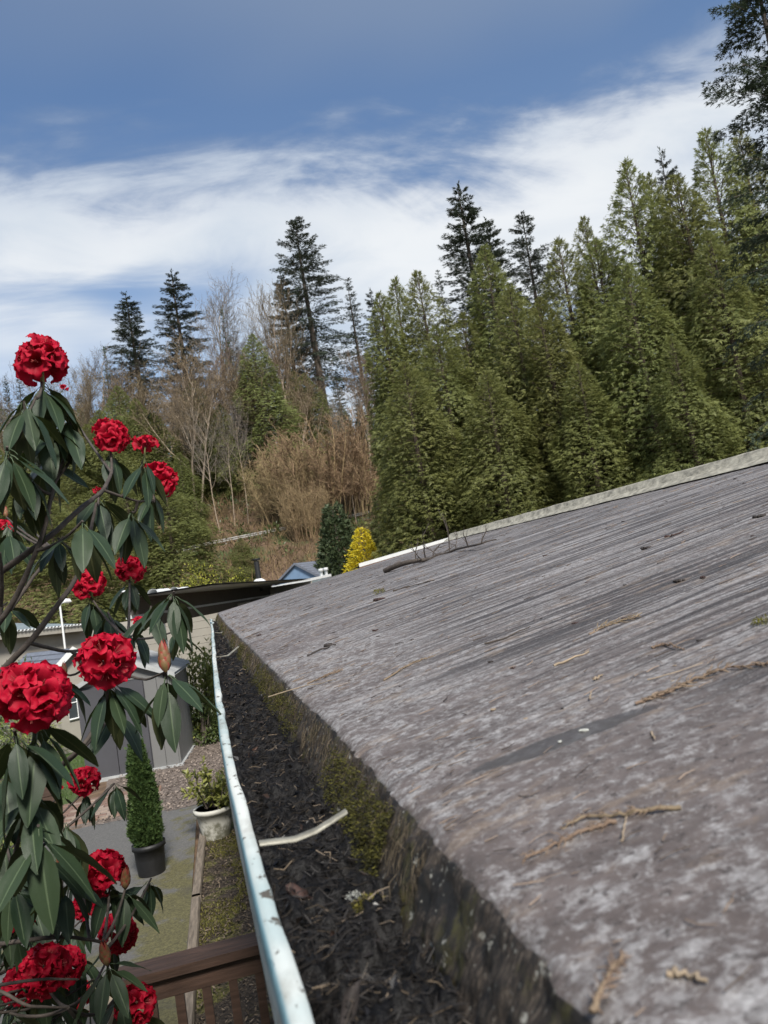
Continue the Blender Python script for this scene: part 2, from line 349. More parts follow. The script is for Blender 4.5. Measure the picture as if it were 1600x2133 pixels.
def cedar(H, R, seed, n=8600, nb=230, leaf=(.20, .40), pow_=.5, wid=.20, lob=.5, shoulder=.10):
    """western red cedar: a shaggy column hung with drooping fans of frond sprays, open feathery tip"""
    rng = np.random.default_rng(seed); cr = MB(); tr = trunk_mesh('t', H, 0.013*H+0.03, seed, None)
    def prof(t): return R*(1-t)**(pow_+shoulder*t*t)*np.minimum(1, .82+t*1.6)
    t = 1-(1-rng.random(n))**.62; t = np.clip(t*1.0, 0, .99); a = rng.uniform(0, 2*PI, n); z = H*(.01+t*.965)
    lb = 1+lob*fbm(np.cos(a)*2.0+9, np.sin(a)*2.0+z/1.7, seed, 3)*1.9+.30*np.sin(a*2+seed+z*.35)*(1-t)+.16*np.sin(z*1.1+a)
    keep = rng.random(n) < np.clip(1.3-.9*np.clip(t-.66, 0, 1)*2, .62, 1); r = prof(t)*lb*(.55+.45*np.sqrt(rng.random(n)))+.06
    h = np.c_[np.cos(a), np.sin(a), np.zeros(n)]; sd_ = np.c_[-np.sin(a), np.cos(a), np.zeros(n)]
    up = np.clip((t-.72)/.28, 0, 1)[:, None]
    P = h*r[:, None]; P[:, 2] = z+.18*r*np.clip(t-.1, 0, 1)
    D = h*rng.uniform(.25, .95, (n, 1))+sd_*rng.normal(0, .55, (n, 1))+np.array([0, 0, 1.0])*(rng.normal(-.55, .35, (n, 1))*(1-up)+up*rng.uniform(.1, .9, (n, 1)))
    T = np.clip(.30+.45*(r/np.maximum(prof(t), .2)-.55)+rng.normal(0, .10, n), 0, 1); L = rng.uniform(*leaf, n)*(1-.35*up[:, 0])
    P, D, T, L, HH = P[keep], D[keep], T[keep], L[keep], h[keep]
    Pl = [P]; Dl = [D]; Tl = [T]; Ll = [L]; Hl = [HH]; S0 = []; S1 = []
    us = (np.arange(nb)+rng.random(nb))/nb; az = np.cumsum(np.full(nb, 2.39996))+rng.normal(0, .35, nb)
    for u, a in zip(us, az):
        t = u**.85; z = (.02+t*.96)*H; ln = float(prof(np.array(t)))*rng.uniform(.7, 1.15)+.08; el = math.radians(-4+60*t**1.5+rng.normal(0, 8)); h = np.array([math.cos(a), math.sin(a), 0]); s_ = np.array([-h[1], h[0], 0]); dr = .55*(1-t)+.08
        def pt(s): return np.outer(s, h*ln*math.cos(el))+np.outer(s*math.sin(el)*ln-dr*ln*(s**1.5)*.75+dr*ln*.85*np.clip(s-.45, 0, 1)**1.6, [0, 0, 1.0])+[0, 0, z]
        q = pt(np.linspace(0, .95, 4)); S0 += list(q[:-1]); S1 += list(q[1:])
        m = int(3.5*(ln+.3))+4; s = .45+.6*rng.random(m); p = pt(s); d0 = unit(pt(s+.02)-p); sg = rng.uniform(-1, 1, m)[:, None]
        Pl.append(p+s_*sg*ln*.14); Dl.append(d0*.9+s_*sg*.6+np.c_[np.zeros(m), np.zeros(m), -rng.uniform(0, .6, m)*(1-t)]); Ll.append(rng.uniform(*leaf, m)*.8); Hl.append(np.repeat(h[None], m, 0)); Tl.append(np.clip(rng.normal(.6, .12, m), 0, 1))
    P = np.concatenate(Pl); D = unit(np.concatenate(Dl)); L = np.concatenate(Ll); T = np.concatenate(Tl); HH = np.concatenate(Hl); n = len(P)
    N = unit(HH*.8+rng.normal(0, .35, (n, 3))+[0, 0, .75]); S = unit(np.cross(D, N)); N = np.cross(S, D)
    for f in (-1.0, -.5, 0, .5, 1.0):
        dd = D*math.cos(f)+S*math.sin(f)+rng.normal(0, .16, (n, 3))+np.c_[np.zeros(n), np.zeros(n), -.25*abs(f)*np.ones(n)]
        l = L*(1.0-.35*abs(f))*rng.uniform(.8, 1.2, n)
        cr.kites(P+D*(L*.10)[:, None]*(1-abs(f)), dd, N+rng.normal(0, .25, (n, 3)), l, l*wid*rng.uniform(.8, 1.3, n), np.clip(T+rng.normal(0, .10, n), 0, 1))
    tr.segs(np.array(S0), np.array(S1), .022, .012)
    return cr, tr

def cone_shrub(H, R, seed, n=9000, leaf=(0.05, 0.11), wid=.3, prof=0.8, base=.7, up=.75, rag=.12, holes=0.0):
    """dense small conifer (thuja and the like): upward sprays over a cone-shaped volume"""
    rng = np.random.default_rng(seed); u = rng.random(n); t = 1-np.sqrt(1-u*.995)
    a = rng.uniform(0, 2*PI, n)
    lob = 1+rag*np.sin(a*3+t*9+seed)+rag*.8*np.sin(a*7-t*23)+rag*rng.normal(0, .6, n)
    r = R*((1-t)**prof)*np.minimum(1, base+t*3)*lob*(.45+.55*rng.random(n)**.35)
    P = np.c_[np.cos(a)*r, np.sin(a)*r, t*H*.97+.02*H]
    h = np.c_[np.cos(a), np.sin(a), np.zeros(n)]
    D = h*rng.uniform(.4, 1.1, (n, 1))+np.c_[np.zeros(n), np.zeros(n), rng.normal(up, .35, n)]+rng.normal(0, .3, (n, 3))
    D = unit(D); L = rng.uniform(*leaf, n); T = np.clip(rng.normal(.5, .22, n), 0, 1)
    N = unit(h+rng.normal(0, .5, (n, 3))); cr = MB(); cr.kites(P, D, N, L, L*wid, T); S = unit(np.cross(D, N))
    for sg in (-1, 1): cr.kites(P+D*(L*.2)[:, None], D*.8+S*sg*.55, N, L*.6, L*wid*.8, T)
    tr = MB(); tr.tube([(0, 0, -.1), (0, 0, H*.5), (0, 0, H*.93)], [R*.07+.01, R*.05+.008, .006], 6)
    return cr, tr

def bare_tree(H, seed, r=None, levels=4, spread=.5, up=.35, first=.28, nkids=(16, 7, 6, 5), twig=.45, stems=1, lean=.06, thin=1.0):
    """leafless tree: trunk with limbs (builder 1) and the haze of fine twigs (builder 2)"""
    rng = np.random.default_rng(seed); r = r or H*.012; big = MB(); S = {1: [], 2: []}
    def grow(p, d, ln, rad, lev):
        n = 5 if lev < 2 else 3; q = [np.array(p, float)]; dd = np.array(d, float)
        for i in range(n):
            dd = unit(dd+rng.normal(0, .09+.05*lev, 3)+np.array([0, 0, up*.22])); q.append(q[-1]+dd*ln/n)
        q = np.array(q); rr = rad*(1-.75*np.linspace(0, 1, n+1))
        if lev == 0: big.tube(q, rr, 7)
        else: S[1 if lev < 2 else 2].append((q, rr))
        if lev >= levels: return
        nk = nkids[min(lev, len(nkids)-1)]; nk = max(2, int(nk*rng.uniform(.75, 1.25)))
        for i in range(nk):
            s = (first if lev == 0 else .18)+(1-(first if lev == 0 else .18))*((i+rng.random())/nk); x = s*n; a = min(int(x), n-1); w = x-a
            b = q[a]*(1-w)+q[a+1]*w; ax = unit(q[a+1]-q[a])
            side = unit(np.cross(ax, rng.normal(0, 1, 3))); ang = spread*rng.uniform(.75, 1.3)
            nd = ax*math.cos(ang)+side*math.sin(ang)
            grow(b, nd, ln*(.52 if lev == 0 else .5)*rng.uniform(.7, 1.2)*(1.12-.62*s if lev == 0 else 1), max(rad*(.45 if lev == 0 else .5)*(1-.55*s), .008*thin), lev+1)
    for s in range(stems):
        a = rng.uniform(0, 2*PI); off = np.array([math.cos(a), math.sin(a), 0])*(.0 if stems == 1 else rng.uniform(.1, .5))
        grow(off+[0, 0, -.3], unit(np.array([off[0]*(1 if stems > 1 else 0)+rng.normal(0, lean), off[1]*(1 if stems > 1 else 0)+rng.normal(0, lean), 1.0])), H*rng.uniform(.85, 1)*.86, r*(1 if stems == 1 else .7), 0)
    tw = MB()
    for lev, mb in ((1, big), (2, tw)):
        if S[lev]:
            P0 = np.concatenate([q[:-1] for q, _ in S[lev]]); P1 = np.concatenate([q[1:] for q, _ in S[lev]])
            a0 = np.concatenate([x[:-1] for _, x in S[lev]]); a1 = np.concatenate([x[1:] for _, x in S[lev]])
            mb.segs(P0, P1, np.maximum(a0, .012*thin), np.maximum(a1, .010*thin), np.random.default_rng(seed+lev).random(len(P0)))
    return tw, big

def thicket(W, H, seed, stems=90):
    """a clump of many upright whippy stems"""
    rng = np.random.default_rng(seed); tw = MB(); big = MB(); P0 = []; P1 = []; A = []; B = []; T = []
    for i in range(stems):
        a = rng.uniform(0, 2*PI); rr = math.sqrt(rng.random())*W*.36; b = np.array([math.cos(a)*rr, math.sin(a)*rr, -.3])
        d = unit(np.array([b[0]/W*.9, b[1]/W*.9, 1.0])+np.r_[rng.normal(0, .09, 2), 0]); ln = H*rng.uniform(.7, 1.0)*(1-.28*(rr/(W*.36))**2)
        q = [b]
        for j in range(6): d = unit(d+np.r_[rng.normal(0, .11, 2), .03]); q.append(q[-1]+d*ln/6)
        q = np.array(q); r = np.linspace(.07, .022, 7)*rng.uniform(.6, 1.3); big.segs(q[:-1], q[1:], r[:-1], r[1:], rng.random())
        for j in range(44):
            s = rng.uniform(.2, 1)*6; k = min(int(s), 5); p = q[k]+(q[k+1]-q[k])*(s-k)
            e = unit(d+rng.normal(0, .85, 3)); l = rng.uniform(.7, 2.3)*(1.2-.1*s); m = p+e*l*.5; e2 = unit(e+rng.normal(0, .15, 3)+[0, 0, .15]); t = m+e2*l*.5
            P0 += [p, m]; P1 += [m, t]; A += [.026, .021]; B += [.021, .014]; c = rng.random(); T += [c, c]
            for w in range(3):
                e3 = unit(e2+rng.normal(0, .5, 3)); P0.append(m+(t-m)*rng.random()); P1.append(P0[-1]+e3*l*.42); A.append(.020); B.append(.012); T.append(rng.random())
    tw.segs(P0, P1, A, B, np.array(T)); return tw, big


TREE_MESH = {}
def variant(key, fn, mats, names=('crown', 'trunk')):
    if key not in TREE_MESH:
        a, b = fn(); TREE_MESH[key] = [(names[0], a.mesh(names[0], mats[0])), (names[1], b.mesh(names[1], mats[1]))]
    return TREE_MESH[key]
def plant_tree(name, cat, label, key, x, y, h, h0, rz=0.0, wide=1.0, group=None, z=None, tilt=(0, 0)):
    """an instance of a variant whose mesh was built h0 tall, scaled to h"""
    s = h/h0; zz = float(terr(x, y)) if z is None else z
    t = thing(name, label, cat, (x, y, zz-.05), rz, group); t.rotation_euler = (tilt[0], tilt[1], rz); t.scale = (s*wide, s*wide, s)
    for nm, me in TREE_MESH[key]: link(nm, me, t)
    return t
def tree_px(name, cat, label, key, h0, tx, ty, Y, rz=0.0, wide=1.0, group=None, tilt=(0, 0), zbase=None):
    p = at_y(tx, ty, Y); zb = float(terr(p[0], p[1])) if zbase is None else zbase
    return plant_tree(name, cat, label, key, p[0], p[1], p[2]-zb, h0, rz, wide, group, zb, tilt)

FB = (M['needle_fir'], M['bark']); CB = (M['needle_cedar'], M['bark_red'])
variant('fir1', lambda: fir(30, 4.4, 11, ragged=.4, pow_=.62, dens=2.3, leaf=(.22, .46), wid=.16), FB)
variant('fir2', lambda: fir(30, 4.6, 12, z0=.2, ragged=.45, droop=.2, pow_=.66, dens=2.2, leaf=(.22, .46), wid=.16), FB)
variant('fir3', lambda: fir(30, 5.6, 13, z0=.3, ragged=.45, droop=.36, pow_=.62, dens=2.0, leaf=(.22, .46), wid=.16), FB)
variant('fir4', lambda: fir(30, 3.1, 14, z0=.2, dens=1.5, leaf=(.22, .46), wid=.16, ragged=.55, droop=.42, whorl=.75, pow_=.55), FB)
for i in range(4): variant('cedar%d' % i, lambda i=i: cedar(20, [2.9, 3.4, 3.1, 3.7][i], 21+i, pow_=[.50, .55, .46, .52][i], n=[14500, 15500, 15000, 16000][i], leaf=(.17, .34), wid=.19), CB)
variant('hemlock', lambda: fir(21, 4.3, 31, z0=.03, dens=3.6, droop=.6, ragged=.45, whorl=.42, leaf=(.13, .32), wid=.17, pow_=.5, branch_r=.012), (M['needle_hemlock'], M['bark']))
variant('bare1', lambda: bare_tree(18, 41, nkids=(20, 8, 6, 4), spread=.55), (M['twig_grey'], M['bark_pale']), ('twigs', 'trunk'))
variant('bare2', lambda: bare_tree(18, 42, nkids=(22, 7, 6, 4), spread=.42, up=.6), (M['twig_tan'], M['bark_pale']), ('twigs', 'trunk'))
variant('bare3', lambda: bare_tree(18, 43, nkids=(14, 6, 5, 3), spread=.6, first=.45, r=.13), (M['twig_grey'], M['bark_pale']), ('twigs', 'trunk'))
variant('bare4', lambda: bare_tree(18, 44, nkids=(17, 8, 6, 4), spread=.5, stems=2, first=.3, r=.2), (M['twig_tan'], M['bark_pale']), ('twigs', 'trunk'))
variant('thicket', lambda: thicket(13, 15, 51, 95), (foliage('twig_russet', (0.125, 0.082, 0.048), (0.32, 0.23, 0.125), 0.8, 0.0, objvar=0.1),)*2, ('twigs', 'trunk'))
variant('larch', lambda: fir(20, 2.4, 61, z0=.2, dens=.5, ragged=.5, whorl=.6, droop=.05, leaf=(.3, .5), wid=.12), (M['leaf_shrub'], M['bark']))
variant('juniper', lambda: cone_shrub(8, 1.75, 71, 13000, (.16, .34), .3, .62, .8, .55, .1), (M['needle_dark'], M['bark']))
variant('goldcone', lambda: cone_shrub(6, 1.75, 72, 11000, (.09, .20), .36, .95, .9, .25, .20), (M['needle_gold'], M['bark']))

# hilltop firs
G = 'dark firs along the hilltop'
for lab, key, tx, ty, Y, rz, w in [
    ('dark pointed fir on the hilltop, left one of the pair above the red blossoms', 'fir2', 262, 608, 128, .3, 1.9),
    ('dark dense fir on the hilltop, right and taller of the pair above the red blossoms', 'fir1', 357, 560, 126, 1.9, 1.8),
    ('tall dark fir with bare lower trunk standing above the tan thicket', 'fir3', 615, 452, 128, 2.7, 1.55),
    ('shorter dark fir pressed against the left side of the tall fir above the thicket', 'fir2', 583, 566, 131, 4.2, 1.5),
    ('thin ragged fir just right of the tall fir above the thicket', 'fir4', 724, 577, 124, .9, 1.25),
    ('dark fir half hidden behind the left end of the cedar row', 'fir1', 770, 598, 110, 3.3, 1.2),
    ('narrow spindly fir standing in the gap left of the tallest centre fir', 'fir4', 911, 560, 95, 5.1, .8),
    ('tallest centre fir, a dark spire rising far above the cedar row', 'fir1', 954, 378, 84, 2.1, 1.65),
    ('dark fir close behind the right flank of the tallest centre spire', 'fir2', 1010, 452, 88, 3.9, 1.4),
    ('dark fir with an open top rising between two cedars right of centre', 'fir3', 1086, 443, 82, 1.1, 1.25),
    ('dark fir tip just showing behind the tall right-hand cedars', 'fir1', 1372, 304, 62, .4, .9),
    ('small far fir at the left edge behind the topmost red blossom', 'fir2', 10, 782, 150, .6, .75),
    ('second small far fir at the left edge beside the topmost red blossom', 'fir4', 36, 768, 150, 2.6, 1.0)]:
    tree_px('fir_tree', 'tree', lab, key, 30, tx, ty, Y, rz, w, G)

# sparse and mid-hill conifers
tree_px('sparse_conifer', 'tree', 'thin see-through conifer leaning beside the left hilltop fir', 'larch', 20, 216, 722, 118, .5, .9)
tree_px('sparse_conifer', 'tree', 'thin feathery conifer with pale twigs between hilltop firs', 'larch', 20, 461, 640, 112, 2.5, .85)
tree_px('green_cedar', 'tree', 'lone green cedar on the slope left of the tan thicket', 'cedar1', 20, 524, 692, 100, 1.0, 1.5)

# red cedar row on the right
G = 'green cedars in the tall row on the right'
CED = [
    (788, 600, 50, 'leftmost cedar of the tall row, next to the tan thicket', 1.0), (820, 570, 53, 'slim cedar tip second from the left in the tall row', .95), (866, 556, 50, 'cedar with twin-looking tip third from the left in the tall row', 1.0),
    (905, 672, 44, 'shorter cedar in front of the gap below the tallest fir', 1.25), (962, 642, 46, 'rounded cedar shoulder below the tallest fir', 1.2), (1005, 500, 46, 'cedar in front of the tallest dark fir', 1.05),
    (1058, 590, 42, 'cedar with bluish-dark upper part below the open-topped fir', 1.15), (1160, 488, 43, 'pointed cedar right of the open-topped fir', 1.05), (1120, 610, 39, 'broad cedar in the middle of the row with bright lower boughs', 1.3),
    (1211, 440, 45, 'thin cedar spire between the middle and the tall right cedars', .8), (1236, 490, 41, 'cedar right below the thin spire', 1.15), (1299, 322, 40, 'tall cedar with open feathery tip left of the three high right tips', .95),
    (1345, 350, 42, 'cedar tip behind the tall feathery one', .85), (1400, 352, 37, 'wide cedar filling the row between the two highest tips', 1.15), (1466, 258, 37, 'highest cedar tip on the right with fine open crown', .95),
    (1300, 540, 36, 'lower cedar in front of the tall feathery one', 1.2), (1535, 258, 38, 'cedar tip half hidden behind the near dark hemlock', .9), (1470, 470, 33, 'nearest cedar in front of the highest right tip', 1.15),
    (840, 745, 42, 'low front cedar at the left foot of the row', 1.35), (1010, 765, 39, 'low front cedar in the left half of the row', 1.35), (1200, 745, 36, 'low front cedar with fresh green boughs above the roof ridge', 1.4), (1395, 690, 32, 'low front cedar before the dark gap on the right', 1.3)]
for i, (tx, ty, Y, lab, w) in enumerate(CED):
    tree_px('cedar_tree', 'tree', lab, 'cedar%d' % (i % 4), 20, tx, ty, Y, 1.7*i, w*1.06, G)
for i, (tx, ty, Y, w) in enumerate([(1560, 420, 45, 1.1), (1640, 330, 40, 1.1)]):
    tree_px('cedar_tree', 'tree', ['shaded cedar behind the near dark hemlock at the right edge', 'cedar standing at the very right behind the hemlock boughs'][i], 'cedar%d' % (i+1), 20, tx, ty, Y, i+.4, w, G)

# unseen cedars added behind the camera to shade the yard and the rhododendron
for x_, y_, h_, k_, w_ in [(-3.9, -7.5, 21, 'cedar1', 1.0), (-7.5, -9.5, 23, 'cedar3', 1.2), (-5.4, -3.2, 13, 'cedar0', 1.1)]:
    plant_tree('cedar_tree', 'tree', {21: 'tall added cedar behind the camera, out of view, shading the yard', 23: 'tallest added shade cedar behind the camera, out of view, farther left', 13: 'shorter added shade cedar left behind the camera, out of view'}[h_], k_, x_, y_, h_, 20, 1.0, w_, 'unseen cedars added for shade')

# near hemlock on the right edge
hp = at_y(1722, 700, 14.5)
plant_tree('hemlock_tree', 'tree', 'near dark hemlock at the right edge with drooping feathery boughs', 'hemlock', hp[0]+.2, hp[1], 17.5, 21, 2.2, 1.0)

# leafless trees on the slope
for lab, key, tx, ty, Y, rz, w in [
    ('bare alder with twin orange-lit trunks on the slope', 'bare4', 372, 752, 96, .2, 1.0),
    ('bare tree with a pale fan of twigs left of the tall fir above the thicket', 'bare2', 572, 648, 116, 1.0, .8),
    ('bare tree with fine twigs between the left hilltop firs and thin conifer', 'bare1', 436, 648, 118, 2.0, .75),
    ('bare grey tree at the far left beside the thin leaning conifer', 'bare1', 172, 765, 120, 3.0, 1.0),
    ('thin pale birch-like trunk leaning left on the slope', 'bare3', 428, 885, 86, .5, .7),
    ('second thin pale trunk right of the leaning one on the slope', 'bare3', 462, 905, 87, 2.5, .7),
    ('thin pale trunk close to the lone green cedar', 'bare3', 484, 860, 88, 4.0, .6),
    ('bare tree with a straight pinkish trunk at the right end of the thicket', 'bare3', 706, 850, 84, 1.4, .7),
    ('bare brown tree at the foot of the left hilltop firs', 'bare2', 290, 800, 104, 5.0, 1.2),
    ('bare tree with budding twigs right below the hilltop pair', 'bare4', 505, 742, 108, 5.6, .9),
    ('bare tree standing behind the right half of the tan thicket', 'bare2', 735, 760, 100, 3.6, .8)]:
    tree_px('bare_tree', 'tree', lab, key, 16.5, tx, ty, Y, rz, w, 'leafless trees on the hillside')
for lab, tx, ty, Y, rz, w in [('large rounded thicket of tan leafless stems on the slope', 662, 838, 86, .3, 1.15), ('lower left shoulder of tan leafless stems beside the big thicket', 575, 905, 86, 2.0, .9),
                              ('small tan thicket in front of the big one above the guardrail', 620, 980, 80, 4.0, .8)]:
    tree_px('alder_thicket', 'thicket', lab, 'thicket', 15, tx, ty, Y, rz, w, 'tan thickets on the slope')

# the brown wood that covers the slope and the hilltop behind them
_r = np.random.default_rng(88)
for i in range(26):
    px = _r.uniform(-60, 800) if i < 19 else _r.uniform(780, 1150); Y = _r.uniform(96, 140) if i < 19 else _r.uniform(96, 130); p = at_y(px, 1000, Y); key = 'bare%d' % _r.integers(1, 5)
    plant_tree('bare_tree', 'tree', 'bare brown tree among many in the leafless wood on the slope', key, p[0], Y, _r.uniform(9, 19), 16.5, _r.uniform(0, 6), _r.uniform(.9, 1.3), 'leafless wood on the slope')
for i in range(46):
    px = _r.uniform(-80, 540) if i < 38 else _r.uniform(540, 800); Y = _r.uniform(94, 146) if i < 38 else _r.uniform(112, 140); p = at_y(px, 900, Y); key = ['fir1', 'fir2', 'cedar1', 'cedar3', 'fir3'][_r.integers(0, 5)]; c_ = key[0] == 'c'
    plant_tree('young_conifer', 'tree', 'green young conifer among the leafless trees on the upper slope', key, p[0], Y, _r.uniform(8, 16), 20 if c_ else 30, _r.uniform(0, 6), _r.uniform(1.2, 1.9), 'young conifers on the upper slope')

for lab, tx, ty, Y, w in [('green cedar on the slope below the left hilltop fir', 243, 800, 98, 1.5), ('green cedar on the slope between the red blossoms and the twin alder', 318, 858, 94, 1.7), ('green cedar behind the twin orange-lit alder trunks', 402, 792, 104, 1.6), ('small green cedar just left of the lone green cedar', 455, 838, 100, 1.5),
                          ('olive cedar low behind the right-hand red blossoms', 205, 850, 90, 1.6), ('dark cedar at the foot of the tall fir above the thicket', 600, 760, 116, 1.6), ('green cedar at the slope foot right of the drooping leaves', 372, 940, 84, 1.7)]:
    tree_px('green_cedar', 'tree', lab, 'cedar%d' % (tx % 4), 20, tx, ty, Y, tx*.1, w, 'green cedars among the bare trees')

# low conifers in front of the slope
tree_px('dark_juniper', 'tree', 'dark rounded conifer left of the yellow one behind the roof', 'juniper', 8, 688, 1030, 52, .4, 1.05)
tree_px('golden_conifer', 'tree', 'bright yellow cone-shaped conifer behind the roof edge', 'goldcone', 6, 748, 1082, 47, 1.2, 1.2)
G = 'green conifers low on the left'
for lab, key, tx, ty, Y, rz, w in [('broad green cedar at the foot of the slope right of the blossoms', 'cedar2', 345, 1012, 62, .3, 2.3), ('green conifer behind the lowest right-hand blossoms', 'cedar0', 262, 1010, 66, 2.2, 2.2),
                                    ('green conifer low at the left behind the rhododendron twigs', 'cedar3', 100, 1040, 58, 4.2, 2.4), ('dark green conifer behind the left rhododendron leaves', 'cedar1', 180, 880, 92, 5.2, 2.0),
                                    ('olive conifer at the left edge behind the rhododendron', 'cedar0', 30, 930, 80, 1.2, 2.4), ('small green conifer on the slope below the guardrail', 'cedar2', 500, 1118, 70, 3.2, 2.0)]:
    tree_px('green_cedar', 'tree', lab, key, 20, tx, ty, Y, rz, w, G)


def leaf_bush(name, cat, label, px, py, Y, W, H, mat_, n=2500, leaf=(.1, .2), seed=1, z=0.0, group=None, wid=.45, twig=True):
    rng = np.random.default_rng(seed); p = at_y(px, py, Y)
    t = thing(name, label, cat, (p[0], p[1], z if z is not None else float(terr(p[0], p[1]))), 0, group)
    C = rng.normal(0, 1, (26, 3)); C = unit(C)*rng.uniform(.35, .82, (26, 1)); ci = rng.integers(0, 26, n)
    Q = C[ci]+unit(rng.normal(0, 1, (n, 3)))*rng.uniform(.1, .34, (n, 1)); Q[:, 2] = np.abs(Q[:, 2]+.35)*.8
    P = Q*[W/2, W/2, H/1.1]; D = unit(unit(P-[0, 0, H*.3])+rng.normal(0, .6, (n, 3))); N = rng.normal(0, .5, (n, 3))+[0, 0, 1]
    mb = MB(); L = rng.uniform(*leaf, n); mb.kites(P, D, N, L, L*wid, np.clip(rng.normal(.5, .22, n), 0, 1), fold=.1); link('foliage', mb.mesh('foliage', mat_), t)
    m = MB(); k = 40; a = rng.integers(0, n, k); e = P[a]; m.segs(np.c_[rng.normal(0, W*.04, (k, 2)), np.zeros(k)], e*.55, .025, .015); m.segs(e*.55, e, .015, .006)
    link('stems', m.mesh('stems', M['bark']), t); return t
leaf_bush('lime_bush', 'bush', 'yellow-green spring bush behind the black chimney pipe', 438, 1215, 38, 6.0, 5.35, M['leaf_lime'], 17000, (.06, .15), 3)
leaf_bush('lime_bush', 'bush', 'tan-green budding bush left of the yellow-green one', 355, 1225, 39, 5.5, 4.6, M['brush'], 3600, (.12, .3), 4)

# hillside brush: what nobody could count
def brush():
    rng = np.random.default_rng(77); mb = MB(); n = 5200
    x = rng.uniform(-45, 30, n); y = rng.uniform(58, 132, n); z = terr(x, y)
    k = 9; P = np.repeat(np.c_[x, y, z-.1], k, 0); m = n*k
    P += np.c_[rng.normal(0, .5, m), rng.normal(0, .5, m), np.zeros(m)]
    D = np.c_[rng.normal(0, .5, m), rng.normal(0, .5, m), np.abs(rng.normal(.8, .3, m))]; L = rng.uniform(.7, 2.3, m)
    mb.kites(P, D, rng.normal(0, 1, (m, 3)), L, np.full(m, .07), np.repeat(rng.random(n), k)*.7+.3*rng.random(m))
    tag(link('undergrowth', mb.mesh('undergrowth', M['brush'])), 'brown tangled brush covering the hillside', kind='stuff')
    mb = MB(); n = 900; x = rng.uniform(-45, 30, n); y = rng.uniform(57, 120, n); k = 46; m = n*k
    sel = vnoise(x/9, y/9, 5) > .46; x = x[sel]; y = y[sel]; n = len(x); m = n*k
    c = np.repeat(np.c_[x, y, terr(x, y)], k, 0); q = unit(rng.normal(0, 1, (m, 3)))*rng.random((m, 1))**.4*np.repeat(rng.uniform(.6, 1.5, n), k)[:, None]; q[:, 2] = np.abs(q[:, 2])
    L = rng.uniform(.25, .6, m); mb.kites(c+q, q+rng.normal(0, .4, (m, 3)), rng.normal(0, .5, (m, 3))+[0, 0, 1], L, L*.35, np.clip(rng.normal(.45, .2, m), 0, 1))
    tag(link('green_undergrowth', mb.mesh('green_undergrowth', M['leaf_shrub'])), 'scattered green sword fern and salal on the hillside', kind='stuff')
brush()


# ------------------------------------------------------------------ the home whose roof fills the right: roof, edge, gutter
EY = np.array([-3, .2, .454, .551, .634, .76, .925, 1.143, 1.472, 2.087, 2.671, 3.702, 6.6, 10.75])
EX = np.array([.165, .174, .178, .181, .183, .183, .184, .185, .181, .172, .165, .154, .112, .089])
LY = np.array([-3, .3, .581, .764, .984, 1.321, 1.72, 2.392, 4.0, 6.0, 7.4, 8.6, 9.4, 10.0, 10.6])
LX = np.array([.03, .022, .013, .006, .0, -.008, -.016, -.022, -.024, -.020, -.016, -.020, -.006, -.026, -.016])
def eave_z(y): return CAMZ-.268+.0145*y
def eave_x(y): return np.interp(y, EY, EX)
def lip_z(y): return CAMZ-.305+.012*y
FACE = .50          # how far the crusted drip face leans out per metre of drop
RIDGE_X = 3.55
def ridge_z(y): return CAMZ+.345+.0075*(y-4.2)
def roof_z(x, y):
    s = (x-eave_x(y))/(RIDGE_X-eave_x(y)); return eave_z(y)+(ridge_z(y)-eave_z(y))*(s+.012*np.sin(PI*np.clip(s, 0, 1)))
def roof_hit(px, py, lift=0.0):
    d = ray(px, py); lo, hi = 0.05, 30.0; t = .15
    while t < 30:
        p = CAM+d*t
        if p[2]-lift < roof_z(p[0], p[1]): break
        t += .004+.004*t
    return CAM+d*t

def roof_relief(X, Y):
    far = np.clip((Y-.6)/2.0, 0, 1)
    rib = (np.sin(Y*2*PI/.062+.5*fbm(X*.5, Y*5, 9, 2))+.5*np.sin(Y*2*PI/.023+fbm(X*.7, Y*9, 10, 2)))*.0015
    streak = fbm(X*1.1, Y*34, 4, 4)*.0042*np.clip((X-.45)/.5, .15, 1)
    lump = fbm(X*45, Y*60, 5, 4)*.0042+fbm(X*3, Y*4, 6, 3)*.005
    return rib*(.25+.75*far)+streak*(.35+.65*far)+lump*(1-.6*far)

